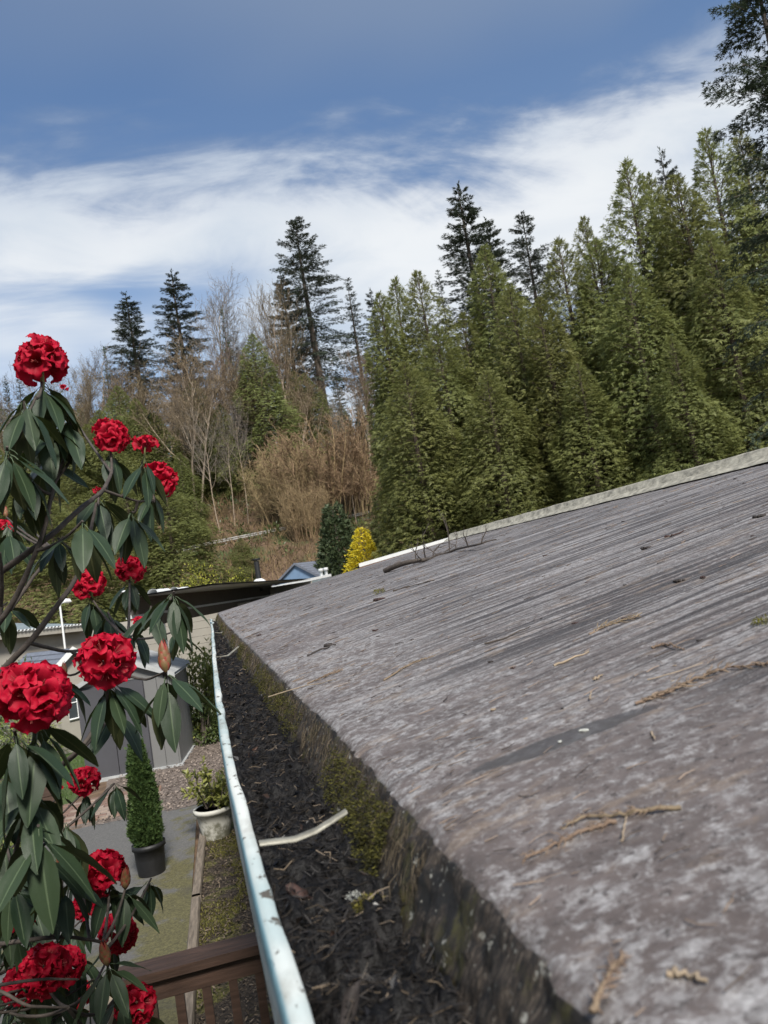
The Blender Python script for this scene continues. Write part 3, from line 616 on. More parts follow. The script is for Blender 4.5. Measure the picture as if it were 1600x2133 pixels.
def roof_mat(k, b, pos):
    e = k.attr('tint')                                            # 0 on the sheet, 1 down the drip edge
    w = k.scale(pos, (.85, 1.0, 1.0)); sx_ = k.add('ShaderNodeSeparateXYZ', None, Vector=pos).outputs[0]
    far = k.step(k.math('ADD', sx_, k.math('MULTIPLY', k.noise(pos, 2.5, 4, .6), .5)), -1.42, -.85)   # lichen crust near the eave, washed streaks up the slope
    blot = k.noise(w, 72, 10, 0.74, .25); blot2 = k.noise(w, 24, 6, 0.65, .3); big = k.noise(k.scale(pos, (.8, 1.4, 1)), 1.6, 5, 0.6); grit = k.noise(pos, 260, 3, .6)
    run = k.noise(k.scale(pos, (.32, 11.0, 1.0)), 2.2, 6, 0.68, .05); run2 = k.noise(k.scale(pos, (.22, 15, 1)), 2.2, 5, 0.66)
    l1 = k.math('ABSOLUTE', k.math('SUBTRACT', k.noise(k.scale(pos, (.40, 15, 1)), 1.0, 3, .5), .5)); l2 = k.math('ABSOLUTE', k.math('SUBTRACT', k.noise(k.scale(pos, (.7, 34, 1)), 1.0, 3, .5), .52))
    base = k.ramp(k.noise(w, 11, 6, .7), [(.3, (.074, .060, .055)), (.55, (.125, .103, .096)), (.75, (.178, .152, .145))])
    lich = k.ramp(k.noise(w, 190, 6, .75), [(.32, (.185, .175, .172)), (.5, (.31, .30, .30)), (.68, (.46, .455, .455))])
    crust = k.math('ADD', k.math('MULTIPLY', blot, .62), k.math('ADD', k.math('MULTIPLY', blot2, .30), k.math('MULTIPLY', big, .22)))
    wash = k.math('ADD', k.math('MULTIPLY', blot, .62), k.math('ADD', k.math('MULTIPLY', run, .34), k.math('MULTIPLY', big, .20)))
    m0 = k.add('ShaderNodeMix', None, i0=far, i2=k.step(crust, .52, .66), i3=k.math('MULTIPLY', k.step(wash, .47, .64), .80)).outputs[0]
    col = k.mix(m0, base, lich)
    col = k.mix(k.math('MULTIPLY', k.math('MULTIPLY', k.step(run2, .50, .64), .50), k.step(far, 0, 1, .25, 1)), col, (.070, .057, .054))
    gate = k.math('MULTIPLY', k.step(blot, .30, .50), k.step(far, 0, 1, .12, 1))
    col = k.mix(k.math('MULTIPLY', k.math('MULTIPLY', k.step(l1, .036, .014), gate), .92), col, (.032, .028, .028))
    col = k.mix(k.math('MULTIPLY', k.math('MULTIPLY', k.step(l2, .050, .018), gate), .8), col, (.042, .035, .033))
    col = k.mix(k.math('MULTIPLY', k.step(k.noise(w, 105, 4, .6), .57, .66), .72), col, (.046, .037, .034))
    col = k.mix(k.math('MULTIPLY', k.step(grit, .60, .72), .5), col, (.44, .43, .42))
    # tan needle dust gathered towards the eave
    col = k.mix(k.math('MULTIPLY', k.step(k.noise(k.scale(pos, (1, 2.5, 1)), 9, 7, .7), .54, .68), .45), col, (.27, .205, .15))
    # dark wet patch with its own outline
    a = k.vmath('SUBTRACT', pos, WET); u = k.vmath('DOT_PRODUCT', a, WETU); v = k.vmath('DOT_PRODUCT', a, WETV)
    el = k.math('ADD', k.math('POWER', k.math('ABSOLUTE', k.math('DIVIDE', u, WETL)), 2.0), k.math('POWER', k.math('ABSOLUTE', k.math('DIVIDE', v, WETW)), 2.0))
    el = k.math('ADD', el, k.math('ADD', k.math('MULTIPLY', k.math('SUBTRACT', blot2, .5), 1.3), k.math('MULTIPLY', k.math('SUBTRACT', run, .5), 1.2)))
    wet = k.step(el, 1.2, .7); col = k.mix(k.math('MULTIPLY', wet, .78), col, (.055, .052, .052))
    # mossy, fibrous drip edge
    fib = k.noise(k.scale(pos, (1, 7, 2.2)), 38, 8, .75); fl = k.noise(k.scale(pos, (1, 1, .8)), 85, 6, .7)
    edge = k.ramp(fib, [(.38, (.006, .005, .004)), (.52, (.034, .025, .018)), (.68, (.16, .13, .10))])
    edge = k.mix(k.math('MULTIPLY', k.step(k.noise(pos, 13, 5, .65), .54, .62), k.step(fib, .3, .6)), edge, (.048, .044, .010)); edge = k.mix(k.step(k.noise(pos, 19, 6, .7), .50, .60), edge, (.007, .006, .005))
    edge = k.mix(k.step(fl, .60, .66), edge, (.30, .295, .26))
    col = k.mix(k.step(k.math('ADD', e, k.math('MULTIPLY', k.math('SUBTRACT', fl, .5), .5)), .18, .5), col, edge)
    k.put(b.inputs['Base Color'], col)
    k.put(b.inputs['Roughness'], k.math('ADD', k.step(wet, 0, 1, .50, .34), k.math('MULTIPLY', blot, .12))); b.inputs['Specular IOR Level'].default_value = .5
    bump(k, b, k.math('ADD', k.math('MULTIPLY', blot, .7), k.math('MULTIPLY', run2, .3)), .35, .006)

w0 = roof_hit(985, 1612); w1 = roof_hit(1350, 1478); WET = tuple(float(a) for a in (w0*.5+w1*.5-np.array([1.9, 4.0, 0]))); wu = unit(w1-w0); wv = unit(np.cross(wu, [0, 0, 1.0]))
WETU = tuple(map(float, wu)); WETV = tuple(map(float, wv)); WETL = float(np.linalg.norm(w1-w0)*.52); WETW = .024
M['roof'] = material('roof', roof_mat)
M['flashing'] = plain('flashing', (.29, .275, .225), .75, .55, 22, stretch=(1, .6, 1), bm=.8)
def gutter_mat(k, b, pos):
    n = k.noise(k.scale(pos, (1, .5, 1)), 60, 6, .65); s = k.noise(k.scale(pos, (1, .45, 1)), 14, 5, .6); t = k.noise(pos, 2.1, 4, .6)
    col = k.mix(k.step(t, .42, .62), (.66, .69, .66), (.42, .51, .51))
    col = k.mix(k.math('MULTIPLY', k.step(s, .50, .70), .65), col, (.24, .235, .20))
    col = k.mix(k.step(n, .57, .63), col, (.10, .09, .075))
    e = k.attr('tint'); col = k.mix(k.step(k.math('ADD', e, k.math('MULTIPLY', k.math('SUBTRACT', s, .5), .8)), .62, .95), col, (.13, .115, .09))
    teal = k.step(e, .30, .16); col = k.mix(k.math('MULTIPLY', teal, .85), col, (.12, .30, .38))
    k.put(b.inputs['Base Color'], col); b.inputs['Roughness'].default_value = .55; bump(k, b, n, .25, .004)
M['gutter'] = material('gutter', gutter_mat)
M['siding'] = plain('siding', (.42, .40, .35), .6, .08, 2)
M['white'] = plain('white', (.72, .73, .72), .5, .06, 3)
M['metal'] = plain('metal', (.25, .24, .20), .5, .5, 26, metal=.15, bm=.3)

home = thing('mobile_home', 'long low home with a weathered, lichen-streaked grey roof and mossy white gutter', 'house', (1.9, 4.0, 0))
def hp_(v): return np.asarray(v, float)-np.array([1.9, 4.0, 0])
def build_home():
    # roof sheet with its rolled drip edge, one grid
    ys = np.r_[np.arange(-3, 0, .12), np.arange(0, 1.6, .0085), np.arange(1.6, 4, .013), np.arange(4, 10.751, .022)]
    sx = np.r_[np.arange(0, .6, .0075), np.arange(.6, 1.4, .02), np.arange(1.4, 3.36, .05), 3.40]
    sx = sx/sx[-1]
    YY, SX = np.meshgrid(ys, sx, indexing='ij'); ex = eave_x(YY); XX = ex+(RIDGE_X-ex)*SX; ZZ = roof_z(XX, YY)+roof_relief(XX, YY)
    ZZ -= .007*np.exp(-((XX-ex)/.007)**2)
    chip = .010*fbm(ys*60, ys*0, 19, 4)+.012*fbm(ys*14, ys*0+4, 20, 3)
    XX = XX+chip[:, None]*np.exp(-((XX-ex)/.02)**2); ZZ = ZZ+.006*fbm(ys*40, ys*0+9, 24, 4)[:, None]*np.exp(-((XX-ex)/.015)**2)
    mb = MB(); mb.grid(hp_(np.stack([XX, YY, ZZ], -1)), .30*np.exp(-((XX-ex)/.004)**2)+.10*np.exp(-((XX-ex)/.03)**2))
    cols = [np.stack([XX[:, 0], ys, ZZ[:, 0]], -1)]; dzs = np.r_[np.linspace(-.003, -.085, 18), -.11, -.15]; yq = ys
    for q, dz in enumerate(dzs):
        out = -.002+FACE*max(dz, -.09); v = fbm(yq*70, np.full_like(yq, dz*40), 15, 4)*.014+fbm(yq*17, np.full_like(yq, dz*22), 16, 3)*.014+fbm(yq*150, np.full_like(yq, dz*110), 18, 2)*.009
        cols.append(np.stack([XX[:, 0]+out+v*min(1, (q+1)/3), yq, ZZ[:, 0]+dz+fbm(yq*30, yq*0+q, 17, 2)*.003], -1))
    mb.grid(hp_(np.stack(cols[::-1], 1)), 1.0); link('roof', mb.mesh('roof', M['roof'], True), home)
    # far slope and soffit, so the roof has a body
    mb = MB(); mb.grid(hp_([[(3.62, -3, float(ridge_z(-3))+.0), (3.62, 10.75, float(ridge_z(10.75)))], [(6.95, -3, 2.62), (6.95, 10.75, 2.78)]]))
    mb.box(hp_((3.55, 10.72, 2.70)), (3.36, .02, .06)); link('far_slope', mb.mesh('far_slope', M['roof']), home)
    # raised ridge flashing with a standing face
    ry = np.arange(-3, 10.81, .09); rc = []
    for dx, dz in [(-.13, .012), (-.075, .026), (-.04, .034), (-.022, .085), (.0, .096), (.06, .098), (.10, .085), (.11, .0)]:
        rc.append(np.stack([RIDGE_X+dx+.012*fbm(ry*3, ry*0+dz*20, 3, 3), ry, ridge_z(ry)+dz+(-.02 if dx < -.1 else 0)+.010*fbm(ry*4, ry*0+dx*9, 8, 3)], -1))
    mb = MB(); mb.grid(hp_(np.stack(rc, 1))); link('ridge_flashing', mb.mesh('ridge_flashing', M['flashing'], True), home)
    # gutter: outside face, flat lip with a rolled inner edge, inner wall, floor
    gy = np.r_[np.arange(-3, 0, .1), np.arange(0, 10.61, .03)]; gx = np.interp(gy, LY, LX); gz = lip_z(gy)
    gx = gx+.0025*fbm(gy*3, gy*0, 31, 3)*2; gz = gz+.004*fbm(gy*2.5, gy*0+7, 32, 3)
    wd = .0185+.008*fbm(gy*6, gy*0+2, 33, 4)
    cols = []; tn = []
    curl = np.where(gy > 8.7, .012*np.sin((gy-8.7)*5.5), 0)
    for f, dz, t in [(.30, -.128, .5), (.05, -.10, .5), (-.02, -.07, .45), (-.06, -.022, .22), (-.05, -.006, .12), (.10, 0, .24), (.5, .001, .5), (.92, .0, .55), (1.02, -.005, .7), (1.05, -.014, .95), (1.0, -.04, 1), (1.1, -.118, 1)]:
        cols.append(np.stack([gx+f*wd*(1 if f <= 1.1 else 1)+curl, gy, gz+dz+.0015*fbm(gy*14, gy*0+f*7, 34, 2)], -1)); tn.append(np.full(len(gy), t))
    last = cols[-1].copy(); last[:, 0] = eave_x(gy)-.012; last[:, 2] -= .004; cols.append(last); tn.append(np.full(len(gy), 1))
    mb = MB(); mb.grid(hp_(np.stack(cols, 1)), np.stack(tn, 1)); g = link('gutter', mb.mesh('gutter', M['gutter'], True), home)
    def hanger(pts, w):
        pts = np.array(pts); mb = MB(); d = unit(pts[-1]-pts[0]); s = unit(np.cross(d, [0, 0, 1.0]))
        L_ = [np.stack([p+s*w*a+np.array([0, 0, h]) for a, h in ((-1, -.002), (-1, .0025), (-.55, .0005), (0, .002), (.55, .0005), (1, .0025), (1, -.002))]) for p in pts]
        mb.grid(hp_(np.stack(L_))); link('gutter_hanger', mb.mesh('gutter_hanger', M['metal'], True), g)
    a = at_z(540, 1757, CAMZ-.296); m1 = at_z(615, 1748, CAMZ-.300); m2 = at_z(660, 1730, CAMZ-.292); b_ = at_z(722, 1690, CAMZ-.283)
    hanger([a, m1, m2, b_], .0055)
    a = at_y(449, 1369, 3.97); hanger([a, a+[.06, .05, -.006], a+[.13, .28, .018]], .0045)
    a = at_y(447, 1318, 6.6); hanger([a, a+[.05, .03, -.012], a+[.12, .25, .012]], .0045)
    # wall under the eave
    mb = MB(); mb.box(hp_((.27, 3.9, 1.25)), (.02, 6.7, 1.22)); mb.box(hp_((6.75, 3.9, 1.28)), (.02, 6.7, 1.26)); mb.box(hp_((3.5, 10.6, 1.25)), (3.2, .02, 1.22)); mb.box(hp_((3.5, -2.8, 1.25)), (3.2, .02, 1.22))
    wl = link('wall', mb.mesh('wall', M['siding']), home)
    for i in range(12):
        mb = MB(); mb.box(hp_((.243, 3.9, .2+i*.2)), (.006, 6.72, .092)); link('siding_plank', mb.mesh('siding_plank', M['siding']), home)
    mb = MB(); mb.box(hp_((.20, 3.9, 2.40)), (.03, 6.7, .04)); link('soffit', mb.mesh('soffit', M['siding']), home)
    # moss tufts and hanging fibres along the drip edge: uncountable, one part
    rng = np.random.default_rng(5); n = 6500; y = .9+9.4*rng.random(n)**1.5; sel = vnoise(y*3.2, y*0, 41)*.6+vnoise(y*14, y*0, 42)*.4 > .55
    y = y[sel]; n = len(y); dz = -.015-.065*rng.random(n); P = np.stack([eave_x(y)-.004+FACE*dz+rng.normal(0, .003, n), y, eave_z(y)+dz], -1)
    k = 5; P = np.repeat(P, k, 0)+rng.normal(0, .004, (n*k, 3)); m = n*k
    mb = MB(); mb.kites(hp_(P), np.c_[-np.abs(rng.normal(.8, .4, m)), rng.normal(0, .5, m), rng.normal(.1, .5, m)], rng.normal(0, 1, (m, 3)), rng.uniform(.003, .008, m), rng.uniform(.001, .0024, m), rng.random(m)**1.6)
    tag(link('edge_moss', mb.mesh('edge_moss', M['moss']), home), kind='stuff')
    n = 4200; y = .75+9.6*rng.random(n)**1.3; dz = -.004-.05*rng.random(n); P0 = np.stack([eave_x(y)-.003+FACE*dz+rng.normal(0, .002, n), y, eave_z(y)+dz], -1)
    P1 = P0+np.c_[-.006*rng.random(n)-.003, rng.normal(0, .006, n), -.014*rng.random(n)-.008]; P2 = P1+np.c_[rng.normal(0, .005, n), rng.normal(0, .01, n), -.025*rng.random(n)]
    mb = MB(); c = rng.random(n)**2; r = rng.uniform(.0002, .0005, n)*np.clip(.5+y*.35, .6, 2.2); mb.segs(hp_(P0), hp_(P1), r, r, c); mb.segs(hp_(P1), hp_(P2), r, r*.6, c)
    tag(link('edge_fibres', mb.mesh('edge_fibres', foliage('fibre', (.035, .024, .016), (.20, .155, .11), .85, 0, objvar=0)), home), kind='stuff')
build_home()

# black sludge and litter in the gutter
M['sludge'] = plain('sludge', (.0060, .0055, .0055), .58, .8, 60, spec=.25, bm=.8)
def sludge_z(x, y): return lip_z(y)-.044+.034*fbm(x*95, y*95, 51, 4)+.066*fbm(x*34, y*30, 53, 3)+.03*fbm(x*9, y*6, 52, 3)-.018*np.abs(fbm(x*34, y*34, 54, 2))*2
def build_sludge():
    ys = np.r_[np.arange(.15, 1.6, .006), np.arange(1.6, 4, .012), np.arange(4, 10.4, .03)]; u = np.linspace(0, 1, 34)
    YY, U = np.meshgrid(ys, u, indexing='ij'); x0 = np.interp(YY, LY, LX)+.0205; x1 = eave_x(YY)-.036; X = x0+(x1-x0)*U
    Z = sludge_z(X, YY)
    mb = MB(); mb.grid(np.stack([X, YY, Z], -1)); rng = np.random.default_rng(6)
    tag(link('gutter_sludge', mb.mesh('gutter_sludge', M['sludge'], True)), 'wet black needle sludge filling the gutter', kind='stuff')
    n = 1700; y = .45+8*rng.random(n)**1.5; x = np.interp(y, LY, LX)+.024+(eave_x(y)-.045-np.interp(y, LY, LX)-.024)*rng.random(n); a = rng.uniform(0, 2*PI, n); L_ = rng.uniform(.005, .015, n)*np.clip(.6+y*.4, .7, 1.6); mb = MB()
    mb.kites(np.c_[x, y, sludge_z(x, y)-.001], np.c_[np.cos(a), np.sin(a), rng.normal(.25, .3, n)], np.c_[rng.normal(0, .6, (n, 2)), np.ones(n)], L_, L_*.6, rng.random(n)**4, fold=.2)
    tag(link('rotten_leaves', mb.mesh('rotten_leaves', material('rotten', lambda k, b, p: (k.put(b.inputs['Base Color'], k.ramp(k.attr('tint'), [(0, (.007, .006, .006)), (.6, (.014, .011, .009)), (1, (.045, .024, .016))])), b.inputs['Roughness'].__setattr__('default_value', .38), None)[2]))), 'rotten black leaf scraps matted in the gutter sludge', kind='stuff')
    n = 13000; y = .2+9.8*rng.random(n)**1.8; uu = rng.random(n)**.9; xa = np.interp(y, LY, LX)+.022; xb = eave_x(y)-.040; x = xa+(xb-xa)*uu
    z = sludge_z(x, y)+.003
    a = rng.uniform(0, 2*PI, n); l = rng.uniform(.008, .03, n); d = np.c_[np.cos(a), np.sin(a), rng.normal(.05, .3, n)]; P0 = np.c_[x, y, z]; P0[:, 0] = np.minimum(P0[:, 0], xb-.004)
    P1 = P0+d*l[:, None]*.5; b2 = a+rng.normal(0, .6, n); P2 = P1+np.c_[np.cos(b2), np.sin(b2), rng.normal(-.1, .3, n)]*l[:, None]*.5
    for q in (P1, P2): q[:, 0] = np.clip(q[:, 0], xa, xb+.006)
    mb = MB(); r = rng.uniform(.0003, .0009, n)*np.clip(.6+y*.3, .7, 2); c = rng.random(n)**5; mb.segs(P0, P1, r, r, c); mb.segs(P1, P2, r, r*.7, c)
    tag(link('gutter_needles', mb.mesh('gutter_needles', material('needle_litter', lambda k, b, p: (k.put(b.inputs['Base Color'], k.ramp(k.attr('tint'), [(0, (.012, .010, .009)), (.6, (.035, .027, .020)), (1, (.22, .17, .12))])), b.inputs['Roughness'].__setattr__('default_value', .6), None)[2]))), 'loose needles and twig bits on the gutter sludge', kind='stuff')
build_sludge()

# ------------------------------------------------------------------ guardrail road on the slope
M['asphalt'] = plain('asphalt', (.10, .10, .098), .9, .3, 30, bm=.2)
M['galv'] = plain('galv', (.27, .26, .24), .5, .15, 5)
def build_road():
    pts = [terr_hit(*q) for q in [(380, 1158), (440, 1140), (520, 1124), (600, 1108), (650, 1098), (720, 1088), (770, 1078)]]
    P = np.array(pts); t = np.linspace(0, 1, len(P)); tt = np.linspace(0, 1, 40)
    C = np.stack([np.interp(tt, t, P[:, i]) for i in range(3)], 1); C[:, 2] = np.linspace(C[0, 2], C[-1, 2], 40)*.5+C[:, 2]*.5
    mb = MB(); W = [(-.3, -1.0), (-.3, 0), (4.5, .02), (4.5, -2.5)]
    mb.grid(np.stack([C+[0, a, b] for a, b in W], 1)); tag(link('road', mb.mesh('road', M['asphalt'], True)), kind='structure')
    t0 = thing('guardrail', 'pale guardrail along the road across the brown slope', 'guardrail', C[0])
    mb = MB(); mb.grid(np.stack([C-C[0]+[0, -.12+dy, dz] for dy, dz in [(0, .40), (-.05, .46), (.03, .56), (-.05, .66), (0, .74)]], 1)); link('rail', mb.mesh('rail', M['galv']), t0)
    pm = MB(); pm.box((0, 0, .2), (.07, .07, .5)); me = pm.mesh('post', M['galv'])
    for i in range(1, 39, 2): link('post', me, t0, C[i]-C[0]+[0, .06, 0])
build_road()


# ------------------------------------------------------------------ neighbours' homes beyond the roof end
M['dark_brown'] = plain('dark_brown', (.065, .055, .048), .6, .2, 4)
M['brown_rib'] = plain('brown_rib', (.26, .23, .21), .5, .15, 4)
M['grey_roof'] = plain('grey_roof', (.36, .37, .37), .7, .2, 3)
M['teal_roof'] = plain('teal_roof', (.20, .24, .25), .6, .25, 2.5)
M['slate'] = plain('slate', (.14, .155, .19), .7, .2, 8)
M['cream'] = plain('cream', (.31, .29, .25), .7, .08, 2)
M['blue_wall'] = plain('blue_wall', (.16, .25, .38), .7, .1, 2)
M['glass'] = plain('glass', (.05, .06, .065), .12, .2, 3, bm=0)
M['orange'] = plain('orange', (.42, .19, .085), .6, .2, 2)
M['black'] = plain('black', (.009, .009, .010), .55, .3, 20)
def sheet(mb, p, q, up, thick=.03, tint=.5):
    """an upright slab between two plan points p and q, z range up"""
    p = np.array([p[0], p[1], 0.]); q = np.array([q[0], q[1], 0.]); d = unit(q-p); nrm = np.array([d[1], -d[0], 0])
    c = (p+q)/2+[0, 0, (up[0]+up[1])/2]; mb.box(c, (np.linalg.norm(q-p)/2, thick/2, (up[1]-up[0])/2), np.stack([d, nrm, [0, 0, 1]], 1), tint)
def build_awning_home():
    a = at_y(380, 1250, 17.5)[:2]; b_ = at_y(562, 1230, 27.0)[:2]; d = unit(b_-a); n = np.array([-d[1], d[0]])
    t = thing('neighbour_home', 'low home with a dark ribbed eave and white trim past the roof end', 'house', (a[0], a[1], 0))
    A = np.zeros(2)-d*3; B = b_-a
    Z0 = CAMZ+.045; PH = .25
    mb = MB(); sheet(mb, A, B, (Z0+PH, Z0+PH+.085), .16); link('fascia', mb.mesh('fascia', M['dark_brown']), t)
    m = MB(); sheet(m, A, B, (Z0, Z0+PH), .03); link('eave_panel', m.mesh('eave_panel', M['dark_brown']), t)
    for i in range(3):
        m = MB(); sheet(m, A-n*-.03, B-n*-.03, (Z0+.02+i*.083, Z0+.065+i*.083), .035); link('rib', m.mesh('rib', M['brown_rib']), t)
    m = MB(); sheet(m, A+n*.07, B+n*.07, (Z0-.06, Z0+.012), .10); link('trim', m.mesh('trim', M['white']), t)
    m = MB(); sheet(m, A+n*-.10, B+n*-.10, (Z0-.25, Z0-.05), .10); link('beam', m.mesh('beam', M['dark_brown']), t)
    # roof slab on top with a crust of pale coating
    s2 = -1 if (A-n*5)[0] < A[0]-1 else 1
    mm = np.array([d[1], -d[0]])
    w = mm if mm[0] > 0 else -mm
    P = np.array([[[*(A-w*.12), Z0+PH+.09], [*(B-w*.12), Z0+PH+.09]], [[*(A+w*1.5), Z0+PH+.09], [*(B+w*1.5), Z0+PH+.09]]]); m = MB(); m.grid(P); m.grid(P-[0, 0, .03]); link('roof', m.mesh('roof', M['grey_roof']), t)
    rng = np.random.default_rng(3)
    for i in range(9):
        c = A*(1-i/8.)+B*i/8.; m = MB(); u = np.linspace(0, PI, 7); L_ = .35+.5*rng.random()
        m.grid(np.stack([np.stack([np.full(7, c[0])+d[0]*x+w[0]*(.0+.10*np.cos(u)), np.full(7, c[1])+d[1]*x+w[1]*(.10*np.cos(u)), Z0+PH+.12+(.05+.05*rng.random())*np.sin(u)], 1) for x in np.linspace(-L_, L_, 6)])); link('roof_coating', m.mesh('roof_coating', M['white'], True), t)
    # long wall under the awning, set back
    m = MB(); sheet(m, A+w*1.2+d*7, B+w*1.2, (0, Z0), .1); link('wall', m.mesh('wall', M['cream']), t)
    m = MB(); sheet(m, B-d*.05, B+w*1.5, (0, Z0+PH), .08); link('end_wall', m.mesh('end_wall', M['cream']), t)
    for s in (0.12, .5, .97):
        c = A*(1-s)+B*s; m = MB(); m.box((c[0], c[1], Z0/2-.02), (.045, .045, Z0/2-.02)); link('post', m.mesh('post', M['white']), t)
build_awning_home()

def build_siding_home():
    """wall of lap siding closing the yard"""
    c = at_z(440, 1492, 0); t = thing('siding_home', 'cream lap-sided home wall closing the far end of the yard', 'house', (c[0], c[1]+.6, 0))
    for i in range(13):
        m = MB(); a = .18+i*.2; m.box((-.2, -.02-(i % 2)*.002, a), (2.6, .03, .095), Matrix.Rotation(.10, 3, 'X')); link('siding_plank', m.mesh('siding_plank', M['cream']), t)
    m = MB(); m.box((-.2, .08, 1.4), (2.6, .06, 1.38)); link('wall', m.mesh('wall', M['cream']), t)
    m = MB(); m.box((-.2, -.04, .06), (2.62, .03, .05)); link('skirting', m.mesh('skirting', M['white']), t)
build_siding_home()

def far_roof(label, q0, q1, Y0, Y1, depth, zlow, fmat, rmat, trim=.08, drop=.3, name='neighbour_roof_home', wallm='cream', rise=-.02):
    a = at_y(*q0, Y0); b_ = at_y(*q1, Y1); t = thing(name, label, 'house', (a[0], a[1], 0)); o = np.array([a[0], a[1], 0])
    A = a-o; B = b_-o; d = unit((B-A)*[1, 1, 0]); w = np.array([-d[1], d[0], 0]); w = w if w[1] > 0 else -w
    if rise <= 0: w = np.array([.12, .99, 0])
    m = MB()
    m.grid(np.array([[A, B], [A+w*depth+[0, 0, rise], B+w*depth+[0, 0, rise]]])); m.grid(np.array([[A, B], [A+w*depth+[0, 0, rise], B+w*depth+[0, 0, rise]]])-[0, 0, .08]); link('roof', m.mesh('roof', rmat), t)
    m = MB(); m.grid(np.array([[A-w*.05-[0, 0, trim*.5], B-w*.05-[0, 0, trim*.5]], [A-w*.05+[0, 0, trim*.5], B-w*.05+[0, 0, trim*.5]], [A+w*.06+[0, 0, trim*.55], B+w*.06+[0, 0, trim*.55]]])); link('trim', m.mesh('trim', M['white']), t)
    m = MB(); m.grid(np.array([[A-w*.03-[0, 0, drop], B-w*.03-[0, 0, drop]], [A-w*.03-[0, 0, .02], B-w*.03-[0, 0, .02]]])); link('fascia', m.mesh('fascia', fmat), t)
    m = MB(); m.grid(np.array([[A*[1, 1, 0]+w*.4, B*[1, 1, 0]+w*.4], [A+w*.4-[0, 0, .05], B+w*.4-[0, 0, .05]]])); m.grid(np.array([[B*[1, 1, 0]+w*.4, B*[1, 1, 0]+w*depth], [B+w*.4, B+w*depth]])); link('wall', m.mesh('wall', M[wallm]), t)
    return t, A, B, d, w
t, A, B, d, w = far_roof('grey-teal low roof with white trim behind the stove pipe', (560, 1226), (690, 1198), 28, 32, 5, 0, M['teal_roof'], M['teal_roof'], .10, .42)
for f in (.83, .92):
    m = MB(); m.tube([(0, 0, 0), (0, 0, .22), (0, 0, .23), (0, 0, .34)], [.07, .07, .12, .10], 8); link('roof_vent', m.mesh('roof_vent', M['white'], True), t, A+(B-A)*f+[0, 0, .02]+w*.3)
far_roof('low roof with white edge and orange-brown fascia just past the ridge', (748, 1178), (945, 1120), 19, 22, 4, 0, M['orange'], M['grey_roof'], .09, .34)
t, A, B, d, w = far_roof('long grey-teal roof with scalloped white eave at the far left', (-160, 1335), (190, 1300), 27, 31, 7, 0, M['cream'], M['teal_roof'], .05, .22, rise=.72)
for i in range(44):
    if i == 0:
        m = MB(); u = np.linspace(0, PI, 5); m.grid(np.stack([np.stack([.055*np.cos(u), np.full(5, y), .05*np.sin(u)], 1) for y in (-.12, .02)])); sc_me = m.mesh('awning_scallop', M['white'])
    link('awning_scallop', sc_me, t, A+(B-A)*((i+.5)/44)-w*.02+[0, 0, .0], (0, 0, math.atan2(d[1], d[0])))

def build_pipe():
    p = at_y(540, 1212, 25.5); t = thing('stove_pipe', 'black stove pipe with rain cap standing on the neighbour roof', 'chimney', (p[0], p[1], p[2]-.02)); h = .70
    m = MB(); m.tube([(0, 0, -.3), (0, 0, h)], [.085, .085], 12); link('pipe', m.mesh('pipe', M['black'], True), t)
    m = MB(); m.tube([(0, 0, h+.015), (0, 0, h+.05), (0, 0, h+.085)], [.085, .15, .14], 12); link('rain_cap', m.mesh('rain_cap', M['black'], True), t)
    m = MB(); m.tube([(0, 0, -.1), (0, 0, .05), (0, 0, .12)], [.30, .20, .10], 12); link('flashing', m.mesh('flashing', M['white'], True), t)
build_pipe()

def gable_house(name, label, px, py, Y, W, D, hw, hr, wallm, roofm, rz=0., window=True, cat='house'):
    p = at_y(px, py, Y); t = thing(name, label, cat, (p[0], p[1], 0), rz)
    m = MB(); m.quads([(-W/2, 0, 0), (W/2, 0, 0), (W/2, 0, hw), (-W/2, 0, hw), (-W/2, D, 0), (W/2, D, 0), (W/2, D, hw), (-W/2, D, hw)], [(0, 1, 2, 3), (5, 4, 7, 6), (4, 0, 3, 7), (1, 5, 6, 2)])
    m.tris([(-W/2, 0, hw), (W/2, 0, hw), (0, 0, hr), (-W/2, D, hw), (W/2, D, hw), (0, D, hr)], [(0, 1, 2), (4, 3, 5)]); link('wall', m.mesh('wall', M[wallm]), t)
    for s in (-1, 1):
        a = np.array([s*(W/2+.2), 0, hw-.2*(hr-hw)/(W/2)]); r = np.array([0, 0, hr]); m = MB(); n = 9
        for i in range(n):
            e0 = a+(r-a)*i/n; e1 = a+(r-a)*(i+1.05)/n; up = np.array([0, 0, .05])
            m.grid(np.array([[e0+up+[0, -.15, 0], e0+up+[0, D+.15, 0]], [e1+up*.4+[0, -.15, 0], e1+up*.4+[0, D+.15, 0]]])); m.grid(np.array([[e0+[0, -.15, 0], e0+[0, D+.15, 0]], [e0+up+[0, -.15, 0], e0+up+[0, D+.15, 0]]]))
        link('roof', m.mesh('roof', M[roofm]), t)
        m = MB(); m.quads([a+[0, -.17, -.10], r+[0, -.17, -.10], r+[0, -.17, .06], a+[0, -.17, .06]], [(0, 1, 2, 3)]); m.quads([a+[0, -.14, -.10], r+[0, -.14, -.10], r+[0, -.14, .06], a+[0, -.14, .06]], [(3, 2, 1, 0)]); link('bargeboard', m.mesh('bargeboard', M['white' if wallm != 'blue_wall' else 'slate']), t)
    return t
gable_house('blue_house', 'small blue gabled house with grey shingle roof in the distance', 618, 1188, 52, 4.6, 6, 3.35, 4.75, 'blue_wall', 'slate', -.75)
